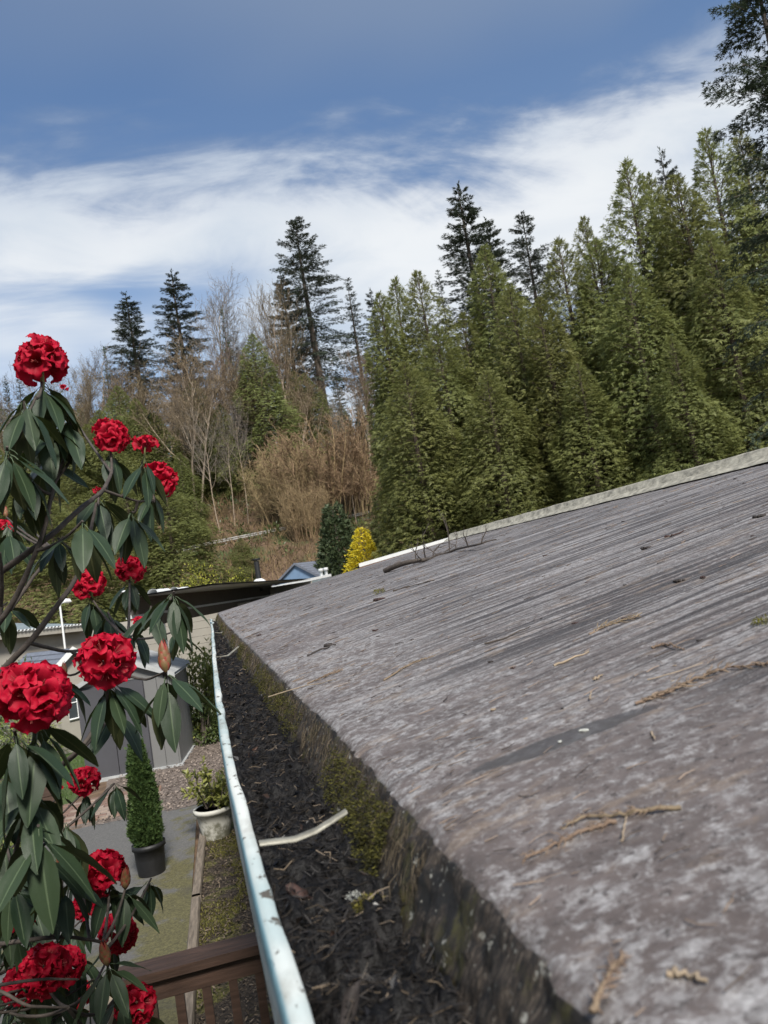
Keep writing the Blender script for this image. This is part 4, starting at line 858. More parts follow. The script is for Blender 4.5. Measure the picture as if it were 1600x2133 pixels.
# small building with slate-blue roof and an arched window behind the blossoms
t = gable_house('garden_cottage', 'little cream outbuilding with slate-blue roof and arched window', 152, 1400, 19.5, 2.0, 2.6, 1.55, 2.35, 'cream', 'slate', .55, cat='outbuilding')
m = MB(); u = np.linspace(0, PI, 9); out = np.r_[[(-.22, .75), (.22, .75)], np.c_[.22*np.cos(u), 1.25+.24*np.sin(u)]]
m.v = []; V = np.c_[out[:, 0], np.full(len(out), -.02), out[:, 1]]; V = np.vstack([V, V.mean(0)]); m.tris(V, [(i, (i+1) % len(out), len(out)) for i in range(len(out))]); wn = link('window', m.mesh('window', M['glass']), t)
m = MB(); loop = np.vstack([V[:-1], V[:1]]); m.tube(loop+[0, -.01, 0], .025, 5); m.tube([(0, -.03, .75), (0, -.03, 1.48)], .014, 4); m.tube([(-.22, -.03, 1.12), (.22, -.03, 1.12)], .014, 4); link('window_frame', m.mesh('window_frame', M['white']), wn)

def lamp_post():
    p = at_y(131, 1312, 30); t = thing('lamp_post', 'thin white lamp post with curved arm beyond the left roof', 'lamp post', (p[0], p[1], 0)); top = at_y(128, 1260, 30)[2]
    m = MB(); m.tube([(0, 0, 0), (0, 0, top)], [.045, .035], 8); link('pole', m.mesh('pole', M['white'], True), t)
    m = MB(); m.tube([(0, 0, top-.03), (.06, 0, top+.06), (.18, 0, top+.09)], [.03, .025, .02], 6); link('arm', m.mesh('arm', M['white'], True), t)
    m = MB(); m.tube([(.14, 0, top+.08), (.22, 0, top+.12), (.34, 0, top+.10), (.40, 0, top+.06)], [.03, .09, .08, .02], 8); link('lamp_head', m.mesh('lamp_head', M['white'], True), t)
lamp_post()


# ------------------------------------------------------------------ yard
def drive_mat(k, b, pos):
    n = k.noise(pos, 1.1, 6, .62); f = k.noise(pos, 45, 5, .7); sp = k.noise(pos, 120, 2, .5); n2 = k.noise(pos, 3.3, 6, .65)
    col = k.ramp(f, [(.3, (.075, .073, .070)), (.6, (.125, .122, .116)), (.78, (.20, .195, .18))])
    sep = k.add('ShaderNodeSeparateXYZ', None, Vector=pos)
    near = k.math('ADD', k.step(sep.outputs[0], -1.6, -.55, 0, .24), k.step(sep.outputs[1], 11, 7.5, -.10, .12))
    col = k.mix(k.math('MULTIPLY', k.step(k.math('ADD', n2, near), .60, .78), .85), col, k.ramp(f, [(.35, (.050, .046, .016)), (.7, (.15, .135, .045))]))
    col = k.mix(k.math('MULTIPLY', k.step(n, .56, .7), .5), col, (.050, .047, .042))
    col = k.mix(k.step(sp, .72, .76), col, (.36, .33, .27))
    k.put(b.inputs['Base Color'], col); b.inputs['Roughness'].default_value = .92; bump(k, b, f, .5, .006)
M['drive'] = material('drive', drive_mat)
def bed_mat(k, b, pos):
    f = k.noise(pos, 28, 6, .7); n = k.noise(pos, 3.0, 5, .6)
    col = k.ramp(f, [(.3, (.022, .017, .013)), (.55, (.065, .049, .036)), (.72, (.15, .115, .085))])
    col = k.mix(k.step(n, .50, .60), col, k.ramp(f, [(.35, (.060, .058, .014)), (.7, (.20, .19, .055))]))
    k.put(b.inputs['Base Color'], col); b.inputs['Roughness'].default_value = .95; bump(k, b, f, .8, .03)
M['bed'] = material('bed', bed_mat)
M['chips'] = plain('chips', (.15, .12, .10), .9, .5, 30, bm=.6)
M['lawn'] = plain('lawn', (.055, .085, .022), .95, .4, 12, bm=.5)
M['wood_old'] = plain('wood_old', (.165, .135, .105), .85, .45, 14, stretch=(4, .35, 4), bm=.5)
M['wood_brown'] = plain('wood_brown', (.066, .038, .027), .6, .4, 10, stretch=(.5, 5, 5), bm=.3)
M['wood_pale'] = plain('wood_pale', (.40, .32, .23), .8, .25, 12, stretch=(5, .5, 5), bm=.3)
M['brick'] = plain('brick', (.20, .125, .095), .9, .35, 9)
def patch(name, X0, X1, Y0, Y1, z, m_, nx=30, ny=60, amp=.012, edge=None, seed=1):
    X, Y = np.meshgrid(np.linspace(X0, X1, nx), np.linspace(Y0, Y1, ny), indexing='ij'); Z = z+amp*fbm(X*3, Y*3, seed, 4)
    if edge is not None: X = edge(X, Y)
    mb = MB(); mb.grid(np.stack([X, Y, Z], -1)); return tag(link(name, mb.mesh(name, m_, True)), kind='structure')
patch('driveway', -5.0, -.56, 1.0, 12.0, .03, M['drive'], seed=61)
patch('soil_bed', -.50, .25, 1.0, 11.4, .035, M['bed'], 20, 160, .05, seed=62)
patch('mulch_path', -2.2, .3, 11.9, 19.2, .03, M['chips'], 30, 80, .03, lambda X, Y: X+.25*fbm(Y*.6, Y*0+1, 7, 3), seed=63)
patch('lawn', -9, -2.6, 12.0, 24, .02, M['lawn'], 40, 60, .06, seed=64)
patch('grass_strip', -1.1, 2, 18.6, 21.6, .045, M['lawn'], 30, 30, .05, seed=65)
def scatter_stuff():
    rng = np.random.default_rng(8)
    n = 9000; x = rng.uniform(-2.0, .3, n); y = 11.9+6.8*rng.random(n); a = rng.uniform(0, 2*PI, n); mb = MB(); L = rng.uniform(.02, .06, n)
    mb.kites(np.c_[x, y, .045+.02*rng.random(n)], np.c_[np.cos(a), np.sin(a), rng.normal(.1, .25, n)], np.c_[rng.normal(0, .4, (n, 2)), np.ones(n)], L, L*.5, rng.random(n))
    tag(link('wood_chips', mb.mesh('wood_chips', foliage('chip_leaf', (.06, .046, .038), (.33, .27, .225), .85, 0, objvar=0))), 'brown and pale wood chips on the garden path', kind='stuff')
    n = 9000; x = rng.uniform(-.47, .2, n); y = 4.0+7.2*rng.random(n); a = rng.uniform(0, 2*PI, n); mb = MB(); L = rng.uniform(.012, .05, n)
    mb.kites(np.c_[x, y, .05+.02*rng.random(n)], np.c_[np.cos(a), np.sin(a), rng.normal(.15, .3, n)], np.c_[rng.normal(0, .4, (n, 2)), np.ones(n)], L, L*.3, rng.random(n)**1.6)
    tag(link('bark_litter', mb.mesh('bark_litter', foliage('bark_bits', (.03, .022, .016), (.22, .165, .12), .9, 0, objvar=0))), 'bark bits and twigs on the soil bed', kind='stuff')
    n = 26000; x = rng.uniform(-.47, .22, n); y = 4.0+7.0*rng.random(n); s = vnoise(x*4+1, y*2.2, 66)*.7+vnoise(x*13, y*9, 67)*.3 > .52; x = x[s]; y = y[s]; n = len(x); mb = MB(); L = rng.uniform(.012, .035, n)
    mb.kites(np.c_[x, y, np.full(n, .045)], rng.normal(0, .6, (n, 3))+[0, 0, .8], rng.normal(0, 1, (n, 3)), L, L*.4, rng.random(n))
    tag(link('bed_moss', mb.mesh('bed_moss', foliage('moss_green', (.06, .06, .012), (.26, .25, .07), .9, .2, objvar=0))), 'yellow-green moss cushions on the soil bed', kind='stuff')
    n = 9000; x = rng.uniform(-1.0, 1.2, n); y = 18.7+2.3*rng.random(n); mb = MB(); L = rng.uniform(.05, .12, n); mb.kites(np.c_[x, y, np.full(n, .03)], rng.normal(0, .25, (n, 3))+[0, 0, 1], rng.normal(0, 1, (n, 3)), L, L*.1, rng.random(n))
    x = rng.uniform(-6, -2.7, n); y = 12.2+7*rng.random(n); mb.kites(np.c_[x, y, np.full(n, .02)], rng.normal(0, .3, (n, 3))+[0, 0, 1], rng.normal(0, 1, (n, 3)), L*.7, L*.1, rng.random(n))
    tag(link('grass', mb.mesh('grass', M['grass'])), 'short green grass at the yard edges', kind='stuff')
scatter_stuff()

# landscape timbers between drive and bed
def timber(label, q0, q1):
    a = at_z(*q0, .12); b_ = at_z(*q1, .12); d = unit(b_-a); L_ = np.linalg.norm(b_-a); n = 24
    t = thing('landscape_timber', label, 'timber', (a[0], a[1], 0), math.atan2(-d[0], d[1]), 'timbers edging the driveway'); ys = np.linspace(0, L_, n); w = .045
    pr = [(-w, -.05), (-w, .095), (-w*.75, .118), (w*.75, .118), (w, .095), (w, -.05)]
    mb = MB(); mb.grid(np.stack([np.stack([x+.008*fbm(ys*4, ys*0+i, 71+i, 3), ys, z+.014*fbm(ys*5, ys*0+i*3, 72, 3)+ys*0], -1) for i, (x, z) in enumerate(pr)], 1))
    for y in (0, L_): mb.quads([(-w, y, -.05), (w, y, -.05), (w, y, .1), (-w, y, .1)], [(0, 1, 2, 3)])
    link('beam', mb.mesh('beam', M['wood_old']), t)
timber('weathered timber farther along the driveway edge by the white pot', (408, 1862), (424, 1712))
timber('weathered timber nearer along the driveway edge, next to the railing', (388, 2140), (407, 1868))

# brick paving in front of the shed, laid brick by brick
def paving():
    t = tag(link('brick_paving', None, None, (0, 0, 0)), kind='structure')
    m = MB(); m.box((0, 0, 0), (.098, .048, .03)); me = m.mesh('brick', M['brick']); m = MB(); m.box((0, 0, 0), (.098, .048, .03)); me2 = m.mesh('brick', plain('brick_pale', (.29, .225, .18), .9, .3, 9))
    rng = np.random.default_rng(9); o = at_z(228, 1695, .03); n = 0
    for r in range(14):
        for c in range(18):
            x = -2.9+c*.205+(r % 2)*.1; y = 12.30+r*.103
            if x > -1.25+.0*y or x < -4.2: continue
            link('brick', me if rng.random() < .55 else me2, t, (x, y, .035+rng.normal(0, .004)), (0, 0, rng.normal(0, .02)))
    m = MB(); m.box((-2.1, 12.9, .012), (1.0, .75, .02)); link('joint_sand', m.mesh('joint_sand', M['chips']), t)
paving()

# garden shed with dark doors
M['shed_panel'] = plain('shed_panel', (.155, .155, .152), .5, .05, 1.5, bm=.05)
M['shed_dark'] = plain('shed_dark', (.060, .060, .068), .55, .12, 2, bm=.05)
def shed():
    c = at_z(377, 1597, .0); t = thing('garden_shed', 'grey panel shed with dark double doors behind the potted conifer', 'shed', (c[0], c[1], 0), math.radians(-6)); H = 1.75; W = 1.67; D = 2.2
    m = MB(); m.box((-W/2, D/2, H/2), (W/2-.03, D/2-.03, H/2)); link('core', m.mesh('core', M['shed_dark']), t)
    pm = MB(); pm.box((0, 0, H/2), (.112, .014, H/2-.02)); fp = pm.mesh('wall_panel', M['shed_panel'])
    for i in range(2): link('wall_panel', fp, t, (-.125-i*.232, .0, 0))
    pm = MB(); pm.box((0, 0, H/2), (.014, .175, H/2-.02)); sp = pm.mesh('wall_panel', M['shed_panel'])
    for i in range(6): link('wall_panel', sp, t, (.002, .19+i*.362, 0))
    for i in range(2):
        m = MB(); m.box((-.49-.29-i*.60, -.012, .85), (.292, .02, .82)); dr = link('door', m.mesh('door', M['shed_dark']), t)
        m = MB(); m.box((-1.08+(.06 if i == 0 else -.06), -.045, .9), (.012, .02, .10)); link('handle', m.mesh('handle', M['metal']), dr)
    m = MB(); m.box((-W/2, D/2-.02, .03), (W/2+.06, D/2+.06, .035)); link('base_frame', m.mesh('base_frame', M['grey_roof']), t)
    for s in (0, 1):
        x0 = .12 if s == 0 else -W-.12; a = np.array([x0, -.1, H-.02]); b_ = np.array([-W/2, -.1, H+.42]); m = MB()
        for dz in (0, -.05): m.grid(np.array([[a, a+[0, D+.2, 0]], [b_, b_+[0, D+.2, 0]]])+[0, 0, dz])
        m.quads([a, b_, b_-[0, 0, .09], a-[0, 0, .09]], [(0, 1, 2, 3)]); link('roof', m.mesh('roof', M['grey_roof']), t)
    m = MB(); m.tris([(0, .02, H-.03), (-W, .02, H-.03), (-W/2, .02, H+.4)], [(0, 1, 2)]); link('gable', m.mesh('gable', M['shed_panel']), t)
shed()
def leaning_tool():
    p = at_z(399, 1548, 0); t = thing('step_ladder', 'small folded silver ladder with red caps leaning by the shed', 'ladder', (p[0]+.05, p[1], 0)); 
    for s in (-.13, .13):
        m = MB(); m.tube([(s, 0, 0), (s-.30, .1, 1.25)], .018, 5); r = link('rail', m.mesh('rail', M['galv'], True), t); m = MB(); m.tube([(s-.29, .1, 1.22), (s-.31, .1, 1.32)], .026, 6); link('cap', m.mesh('cap', plain('red_plastic', (.45, .03, .03), .4, .1, 5), True), r)
    for i in range(4):
        f = (i+.6)/4.6; m = MB(); m.box((-.30*f, .1*f, 1.25*f), (.13, .03, .012)); link('step', m.mesh('step', M['galv']), t)
leaning_tool()

# potted thuja and white pot with shrub
def pot(t, r0, r1, h, m_, rim=.02):
    m = MB(); m.tube([(0, 0, 0), (0, 0, h*.5), (0, 0, h-.05), (0, 0, h-.05), (0, 0, h), (0, 0, h), (0, 0, h-.06)], [r0, (r0+r1)/2, r1-.01, r1+rim, r1+rim, r1-.015, r1-.03], 24); link('pot', m.mesh('pot', m_, True), t)
    m = MB(); a = np.linspace(0, 2*PI, 17)[:-1]; V = np.r_[np.c_[np.cos(a)*(r1-.02), np.sin(a)*(r1-.02), np.full(16, h-.06)], [[0, 0, h-.04]]]; m.tris(V, [(i, (i+1) % 16, 16) for i in range(16)]); link('soil', m.mesh('soil', M['bed']), t)
def potted_thuja():
    p = at_z(317, 1818, .03); t = thing('potted_thuja', 'slim green column conifer in a black nursery pot on the driveway', 'potted tree', (p[0], p[1], .03)); pot(t, .145, .175, .33, M['black'], .008)
    cr, tr = cone_shrub(1.28, .165, 91, 17000, (.025, .065), .28, .42, .66, .95, .12)
    link('crown', cr.mesh('crown', M['needle_thuja']), t, (0, 0, .27)); link('trunk', tr.mesh('trunk', M['bark']), t, (0, 0, .3))
potted_thuja()
def potted_shrub():
    p = at_z(452, 1742, .05); t = thing('potted_shrub', 'leggy green shrub in a dirty white plastic pot beside the gutter', 'potted plant', (p[0], p[1], .05)); 
    def wp(k, b, pos):
        n = k.noise(pos, 9, 6, .65); z = k.add('ShaderNodeSeparateXYZ', None, Vector=pos).outputs[2]
        k.put(b.inputs['Base Color'], k.mix(k.step(k.math('SUBTRACT', n, k.math('MULTIPLY', z, .55)), .34, .56), (.56, .55, .49), (.17, .165, .12))); b.inputs['Roughness'].default_value = .55
    pot(t, .17, .225, .36, material('pot_plastic', wp), .018)
    rng = np.random.default_rng(14); m = MB(); mb = MB(); P = []; D = []
    for i in range(26):
        a = rng.uniform(0, 2*PI); e = unit(np.array([math.cos(a)*rng.uniform(.2, 1.0), math.sin(a)*rng.uniform(.2, 1.0), rng.uniform(.25, 1.3)])); q = [np.array([rng.normal(0, .05), rng.normal(0, .05), .3])]; L_ = rng.uniform(.3, .72)
        for j in range(4): e = unit(e+rng.normal(0, .18, 3)+[0, 0, .05]); q.append(q[-1]+e*L_/4)
        m.tube(q, [.009, .008, .006, .005, .003], 5)
        for j in range(44):
            s = rng.uniform(.9, 4); k = min(int(s), 3); P.append(q[k]+(q[k+1]-q[k])*(s-k)); D.append(unit(rng.normal(0, .7, 3)+e*.5+[0, 0, -.15]))
    n = len(P); L = rng.uniform(.055, .11, n); mb.kites(P, D, rng.normal(0, .4, (n, 3))+[0, 0, 1], L, L*.42, np.clip(rng.normal(.55, .25, n), 0, 1), fold=.12)
    link('leaves', mb.mesh('leaves', M['leaf_yellowgreen']), t); link('stems', m.mesh('stems', M['bark']), t)
potted_shrub()
leaf_bush('viburnum_bush', 'bush', 'yellow-green leafy bush between the shed and the gutter', 412, 1400, 17.6, 1.7, 2.5, M['leaf_yellowgreen'], 3600, (.07, .15), 15)
leaf_bush('dark_bush', 'bush', 'low dark-leaved bush at the foot of the yellow-green one', 415, 1450, 16.9, 1.0, 1.1, M['leaf_shrub'], 1500, (.06, .12), 16)
leaf_bush('grey_bush', 'bush', 'grey-green shrub in front of the slate-blue roof', 40, 1350, 20.5, 2.8, 2.2, M['leaf_shrub'], 3600, (.06, .13), 17)
leaf_bush('olive_bush', 'bush', 'yellow-olive juniper bush below the grey-green shrub', 40, 1400, 19, 2.2, 1.7, M['leaf_yellowgreen'], 3200, (.06, .14), 18, wid=.2)
leaf_bush('small_bush', 'bush', 'small leafy bush low at the left edge by the lawn', 20, 1720, 11.5, 1.3, .6, M['leaf_yellowgreen'], 1500, (.05, .1), 19)
def planter():
    p = at_z(55, 1695, 0); t = thing('timber_planter', 'dark brown timber planter box at the lawn edge', 'planter', (p[0]-.3, p[1], 0), .25)
    for i in range(3):
        m = MB(); m.box((0, 0, .09+i*.17), (.75, .05, .08)); link('plank', m.mesh('plank', M['wood_brown']), t); m = MB(); m.box((.72, .55, .09+i*.17), (.05, .5, .08)); link('plank', m.mesh('plank', M['wood_brown']), t)
    m = MB(); m.box((-.02, .5, .25), (.7, .48, .22)); link('soil', m.mesh('soil', M['bed']), t)
planter()

# deck railing under the gutter
def railing():
    y = 3.7; zc = CAMZ-1.535; t = thing('deck_railing', 'brown wooden deck railing passing under the gutter', 'railing', (-.6, y, 0)); x0, x1 = -.06, .75
    m = MB(); m.box((.34, .07, zc-.02), (.40, .075, .02)); link('cap_rail', m.mesh('cap_rail', M['wood_brown']), t)
    m = MB(); m.box((.36, .05, zc-.088), (.36, .02, .045)); link('top_rail', m.mesh('top_rail', M['wood_brown']), t)
    m = MB(); m.box((.36, .05, .45), (.36, .02, .045)); link('bottom_rail', m.mesh('bottom_rail', M['wood_brown']), t)
    bm_ = MB(); bm_.box((0, 0, 0), (.019, .019, (zc-.135-.5)/2)); me = bm_.mesh('baluster', M['wood_brown'])
    for i in range(6): link('baluster', me, t, (.125+i*.117, .05, .5+(zc-.135-.5)/2))
    m = MB(); m.box((-.04, -.35, zc-.02), (.045, .42, .021), Matrix.Rotation(.0, 3, 'Z')); link('side_cap_rail', m.mesh('side_cap_rail', M['wood_pale']), t)
    m = MB(); m.box((-.04, .05, zc/2-.02), (.045, .045, zc/2-.02)); link('post', m.mesh('post', M['wood_brown']), t)
railing()


# ------------------------------------------------------------------ rhododendron in front on the left
def rleaf_mat(k, b, pos):
    t = k.attr('tint')                                             # distance from the midrib
    rnd = k.add('ShaderNodeObjectInfo').outputs['Random']
    back = k.add('ShaderNodeNewGeometry').outputs['Backfacing']
    n = k.noise(k.scale(pos, (1, 1, 1)), 30, 4, .6)
    top = k.mix(rnd, (.019, .038, .018), (.037, .060, .027)); top = k.mix(k.math('MULTIPLY', n, .35), top, (.020, .032, .024))
    top = k.mix(k.step(t, .10, .02), top, (.085, .12, .065))
    und = k.mix(rnd, (.030, .038, .014), (.050, .058, .020)); und = k.mix(k.step(t, .14, .03), und, (.10, .105, .045))
    col = k.mix(back, top, und); k.put(b.inputs['Base Color'], col)
    k.put(b.inputs['Roughness'], k.mix(back, (.46,)*3, (.7,)*3)); b.inputs['Specular IOR Level'].default_value = .36
    sep = k.add('ShaderNodeSeparateXYZ', None, Vector=pos)
    vein = k.math('SINE', k.math('MULTIPLY', k.math('SUBTRACT', sep.outputs[0], k.math('MULTIPLY', k.math('ABSOLUTE', sep.outputs[1]), .8)), 330))
    bump(k, b, k.math('ADD', k.math('MULTIPLY', vein, .5), n), .18, .003)
    tr = k.add('ShaderNodeBsdfTranslucent', None, Color=(.07, .10, .02))
    return k.add('ShaderNodeMixShader', None, i0=.14, i1=b.outputs[0], i2=tr.outputs[0]).outputs[0]
M['rleaf'] = material('rhododendron_leaf', rleaf_mat)
def petal_mat(k, b, pos):
    t = k.attr('tint'); rnd = k.add('ShaderNodeObjectInfo').outputs['Random']; n = k.noise(pos, 90, 4, .6)
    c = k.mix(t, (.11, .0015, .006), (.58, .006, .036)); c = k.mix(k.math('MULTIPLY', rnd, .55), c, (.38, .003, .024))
    c = k.mix(k.math('MULTIPLY', k.step(n, .5, .7), .25), c, (.60, .02, .05))
    k.put(b.inputs['Base Color'], c); b.inputs['Roughness'].default_value = .55; b.inputs['Specular IOR Level'].default_value = .25; bump(k, b, n, .25, .003)
    tr = k.add('ShaderNodeBsdfTranslucent', None, Color=(.56, .005, .030))
    return k.add('ShaderNodeMixShader', None, i0=.30, i1=b.outputs[0], i2=tr.outputs[0]).outputs[0]
M['petal'] = material('petal', petal_mat)
M['stamen'] = plain('stamen', (.62, .16, .14), .5, .3, 50)
M['bud'] = material('bud_scale', lambda k, b, pos: (k.put(b.inputs['Base Color'], k.mix(k.attr('tint'), k.mix(k.step(k.noise(pos, 40, 4, .6), .4, .6), (.13, .125, .045), (.20, .115, .055)), (.32, .02, .03))), b.inputs['Roughness'].__setattr__('default_value', .5), None)[2])
M['twigwood'] = plain('twigwood', (.060, .048, .040), .85, .45, 40, stretch=(1, 1, 1), bm=.4)
M['petiole'] = plain('petiole', (.13, .15, .05), .6, .3, 20)

def leaf_meshes():
    out = []; rng = np.random.default_rng(20)
    for i in range(5):
        n = 7; u = np.linspace(0, 1, n); w = .185*np.sin(PI*np.clip(u, 0, 1)**.85)**.8*(1-.12*u)+.004; w[-1] = .003; w[0] = .008
        bend = rng.uniform(.12, .5); fold = rng.uniform(.10, .42); tw = rng.uniform(-.3, .3)
        x = np.sin(u*bend)/bend; z = -(1-np.cos(u*bend))/bend
        P = []; T = []
        for a in (-1, -.5, 0, .5, 1):
            y = a*w*math.cos(fold*abs(a)); h = abs(a)*w*math.sin(fold)-.25*w*(a*a)*(.4)+.012*np.sin(u*9+a*4+i)*abs(a)
            P.append(np.stack([x+.14, y+tw*.1*u*abs(a), z+h], -1)); T.append(np.full(n, abs(a)))
        mb = MB(); mb.grid(np.stack(P, 1), np.stack(T, 1))
        mb.tube([(0, 0, .0), (.07, 0, .012), (.145, 0, 0)], .0085, 4, .0, cap=False); out.append(mb.mesh('leaf', M['rleaf'], True))
    return out
LEAF = leaf_meshes()
def flower_meshes():
    out = []; rng = np.random.default_rng(22)
    for i in range(4):
        k = 48; a = np.arange(k+1)*2*PI/k; rows = []; tn = []
        lob = .5+.5*np.cos(a*5+.4*np.sin(a+i))
        for s, (r, z) in enumerate([(.10, 0), (.24, .30), (.42, .58), (.66, .80), (.86, .88), (1.0, .84)]):
            f = [0, .02, .10, .30, .7, 1.0][s]; ruf = np.sin(a*10+i)*.055*f+np.sin(a*15+2*i)*.045*f*f+np.sin(a*23+i)*.03*f*f
            R = r*(1-.30*f*f*(1-lob)); Z = z+ruf-.16*f*lob+.10*f*(1-lob)+.05*f*np.sin(a*2+i)
            R = R*(1+.045*f*np.sin(a*13+i)); R[-1] = R[0]; Z[-1] = Z[0]
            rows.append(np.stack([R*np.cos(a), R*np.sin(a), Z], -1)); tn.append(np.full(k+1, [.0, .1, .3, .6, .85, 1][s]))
        mb = MB(); mb.grid(np.stack(rows), np.stack(tn))
        for j in range(6):
            t = rng.uniform(0, 2*PI); d = np.array([math.cos(t)*.22, math.sin(t)*.22, .95]); mb.tube([(0, 0, .1), d*.6, d*rng.uniform(.85, 1.0)], [.012, .010, .012], 3, .5, 1)
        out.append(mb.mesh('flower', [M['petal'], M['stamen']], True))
    return out
FLOWER = flower_meshes()
def opening_mesh():
    k = 18; a = np.arange(k+1)*2*PI/k; rows = []; tn = []
    for r, z, f in [(.10, 0, 0), (.20, .3, .1), (.27, .65, .4), (.25, .95, .8), (.33, 1.15, 1)]:
        R = r*(1+.18*f*np.sin(a*6)); R[-1] = R[0]; rows.append(np.stack([R*np.cos(a), R*np.sin(a), z+.07*f*np.cos(a*6)], -1)); tn.append(np.full(k+1, .1+f*.7))
    mb = MB(); mb.grid(np.stack(rows), np.stack(tn)); return mb.mesh('flower', M['petal'], True)
OPENING = opening_mesh()
def bud_scale_mesh():
    mb = MB(); u = np.linspace(0, 1, 5); P = []; T = []
    for a in (-1, -.5, 0, .5, 1):
        w = .5*np.sin(PI*np.clip(u*.86+.14, 0, 1))**.8; ang = a*w*1.9; R = .42*np.sin(PI*np.clip(u*.80+.12, 0, 1))**.75
        P.append(np.stack([R*np.cos(ang)+.03*(1-abs(a)), R*np.sin(ang), u*1.02], -1)); T.append(np.clip(np.abs(a)**3*.9+u**4*.6, 0, 1)+0*u)
    mb.grid(np.stack(P, 1), np.stack(T, 1)); return mb.mesh('bud_scale', M['bud'], True)
BUDSCALE = bud_scale_mesh()
def basis(z):
    z = unit(np.asarray(z, float)); r = np.array([1., 0, 0]) if abs(z[0]) < .9 else np.array([0, 1., 0]); x = unit(np.cross(r, z)); return x, np.cross(z, x), z

base = np.array([-1.25, 2.6, 0.0])
rho = thing('rhododendron', 'tall rhododendron with red blossom trusses and drooping dark leaves at the left front', 'shrub', base)
def rl(p): return np.asarray(p, float)-base
RR = np.random.default_rng(101)
UP = np.array([0, 0, 1.0])
LEAVES = []
def whorl(c, n, L, axis, seed, dr=(30, 72), face=None, spread=360):
    r = np.random.default_rng(seed); x, y, z = basis(axis); a0 = r.uniform(0, 2*PI)
    for i in range(n):
        a = a0+i*2*PI/n+r.normal(0, .18); h = x*math.cos(a)+y*math.sin(a); e = math.radians(r.uniform(*dr))
        d = unit(h*math.cos(e)-z*math.sin(e)*.35-UP*math.sin(e)*.85); 
        s = unit(np.cross(UP if abs(d[2]) < .97 else h, d)); nn = np.cross(d, s)
        if nn @ h < 0 and abs(d[2]) > .5: pass
        w = r.normal(0, .22); s2 = s*math.cos(w)+nn*math.sin(w); nn = np.cross(d, s2)
        mi = int(r.integers(0, 5)); ls = L*r.uniform(.74, 1.18)/1.12; P = c+h*.006-z*r.uniform(0, .03)
        LEAVES.append((P, d, s2, nn, ls, mi))
def truss(c, diam, axis, seed, n=15, low=-.5, fl=None, open_=1.0):
    r = np.random.default_rng(seed); x, y, z = basis(axis); R = diam/2
    t = link('flower_truss', None, rho, rl(c)); t.rotation_euler = (0, 0, 0)
    for i in range(n):
        u = 1-(1-low)*((i+.5)/n); a = i*2.39996+r.normal(0, .2); q = math.sqrt(max(0, 1-u*u)); d = unit(x*q*math.cos(a)+y*q*math.sin(a)+z*u+r.normal(0, .10, 3))
        bx, by, bz = basis(unit(d+r.normal(0, .12, 3))); w = r.uniform(0, 2*PI); bx2 = bx*math.cos(w)+by*math.sin(w)
        sz = R*.60*r.uniform(.85, 1.12); o = link('flower', FLOWER[r.integers(0, 4)] if r.random() < open_ else OPENING, t)
        orient(o, d*R*.36*r.uniform(.85, 1.15), bx2, np.cross(bz, bx2), bz, (sz, sz, sz*1.0))
    m = MB(); m.tube([-z*R*1.05, -z*R*.5, z*R*.1], [R*.09, R*.08, R*.05], 6); link('truss_stem', m.mesh('truss_stem', M['petiole'], True), t)
    return t
def bud(c, ln, axis, seed, red=0.0):
    r = np.random.default_rng(seed); x, y, z = basis(axis); t = link('flower_bud', None, rho, rl(c))
    for i in range(15):
        a = i*2.39996; f = i/14; bx = x*math.cos(a)+y*math.sin(a); bz = unit(z+bx*(.10*(1-f)+.02)); by = np.cross(bz, bx); s = ln*(.62+.12*f)
        orient(link('bud_scale', BUDSCALE, t), z*ln*(.40*f-.02), bx, by, bz, (s*(.82-.30*f), s*(.82-.30*f), s))
    return t

# (x, y in the photograph, truss diameter px, real diameter, leaves, leaf length m, seed, axis tilt)
TR = [(87, 755, 108, .145, 9, .155, 1, (.1, -.1, 1)), (232, 910, 76, .13, 8, .15, 2, (.2, -.2, 1)), (330, 1002, 74, .13, 6, .15, 4, (.5, -.3, .8)), (270, 1187, 60, .12, 8, .14, 5, (.15, -.2, 1)), (186, 1220, 68, .125, 8, .14, 6, (0, -.2, 1)),
      (220, 1378, 120, .145, 8, .16, 7, (.05, -.35, 1)), (70, 1450, 152, .15, 7, .17, 8, (.05, -.4, 1)), (175, 1627, 62, .12, 7, .14, 9, (.1, -.2, 1)), (217, 1818, 88, .13, 8, .15, 10, (-.2, -.4, .9)),
      (0, 1106, 52, .13, 6, .15, 11, (.2, -.2, 1)), (92, 2020, 100, .14, 5, .15, 13, (.2, -.5, .8)), (245, 1945, 78, .13, 4, .14, 14, (.4, -.4, .6)), (284, 2093, 82, .13, 4, .14, 15, (.2, -.5, .8)), (205, 2128, 54, .12, 4, .14, 16, (.1, -.4, .9)),
      (160, 2075, 60, .12, 4, .14, 17, (.1, -.3, .9)), (182, 1885, 60, .12, 3, .13, 18, (.1, -.3, .9)), (48, 2050, 80, .13, 4, .14, 19, (.1, -.4, .9)), (135, 2015, 80, .13, 3, .14, 20, (.3, -.4, .8))]
NODE = []
for px, py, dp, dm, nl, ll, sd_, ax in TR:
    dist = dm*FPX/dp; c = at_d(px, py, dist); ax = unit(ax); truss(c, dm, ax, 200+sd_, 16)
    b_ = c-ax*dm*.36; NODE.append(b_); whorl(b_, nl, ll, ax, 300+sd_, (34, 76))
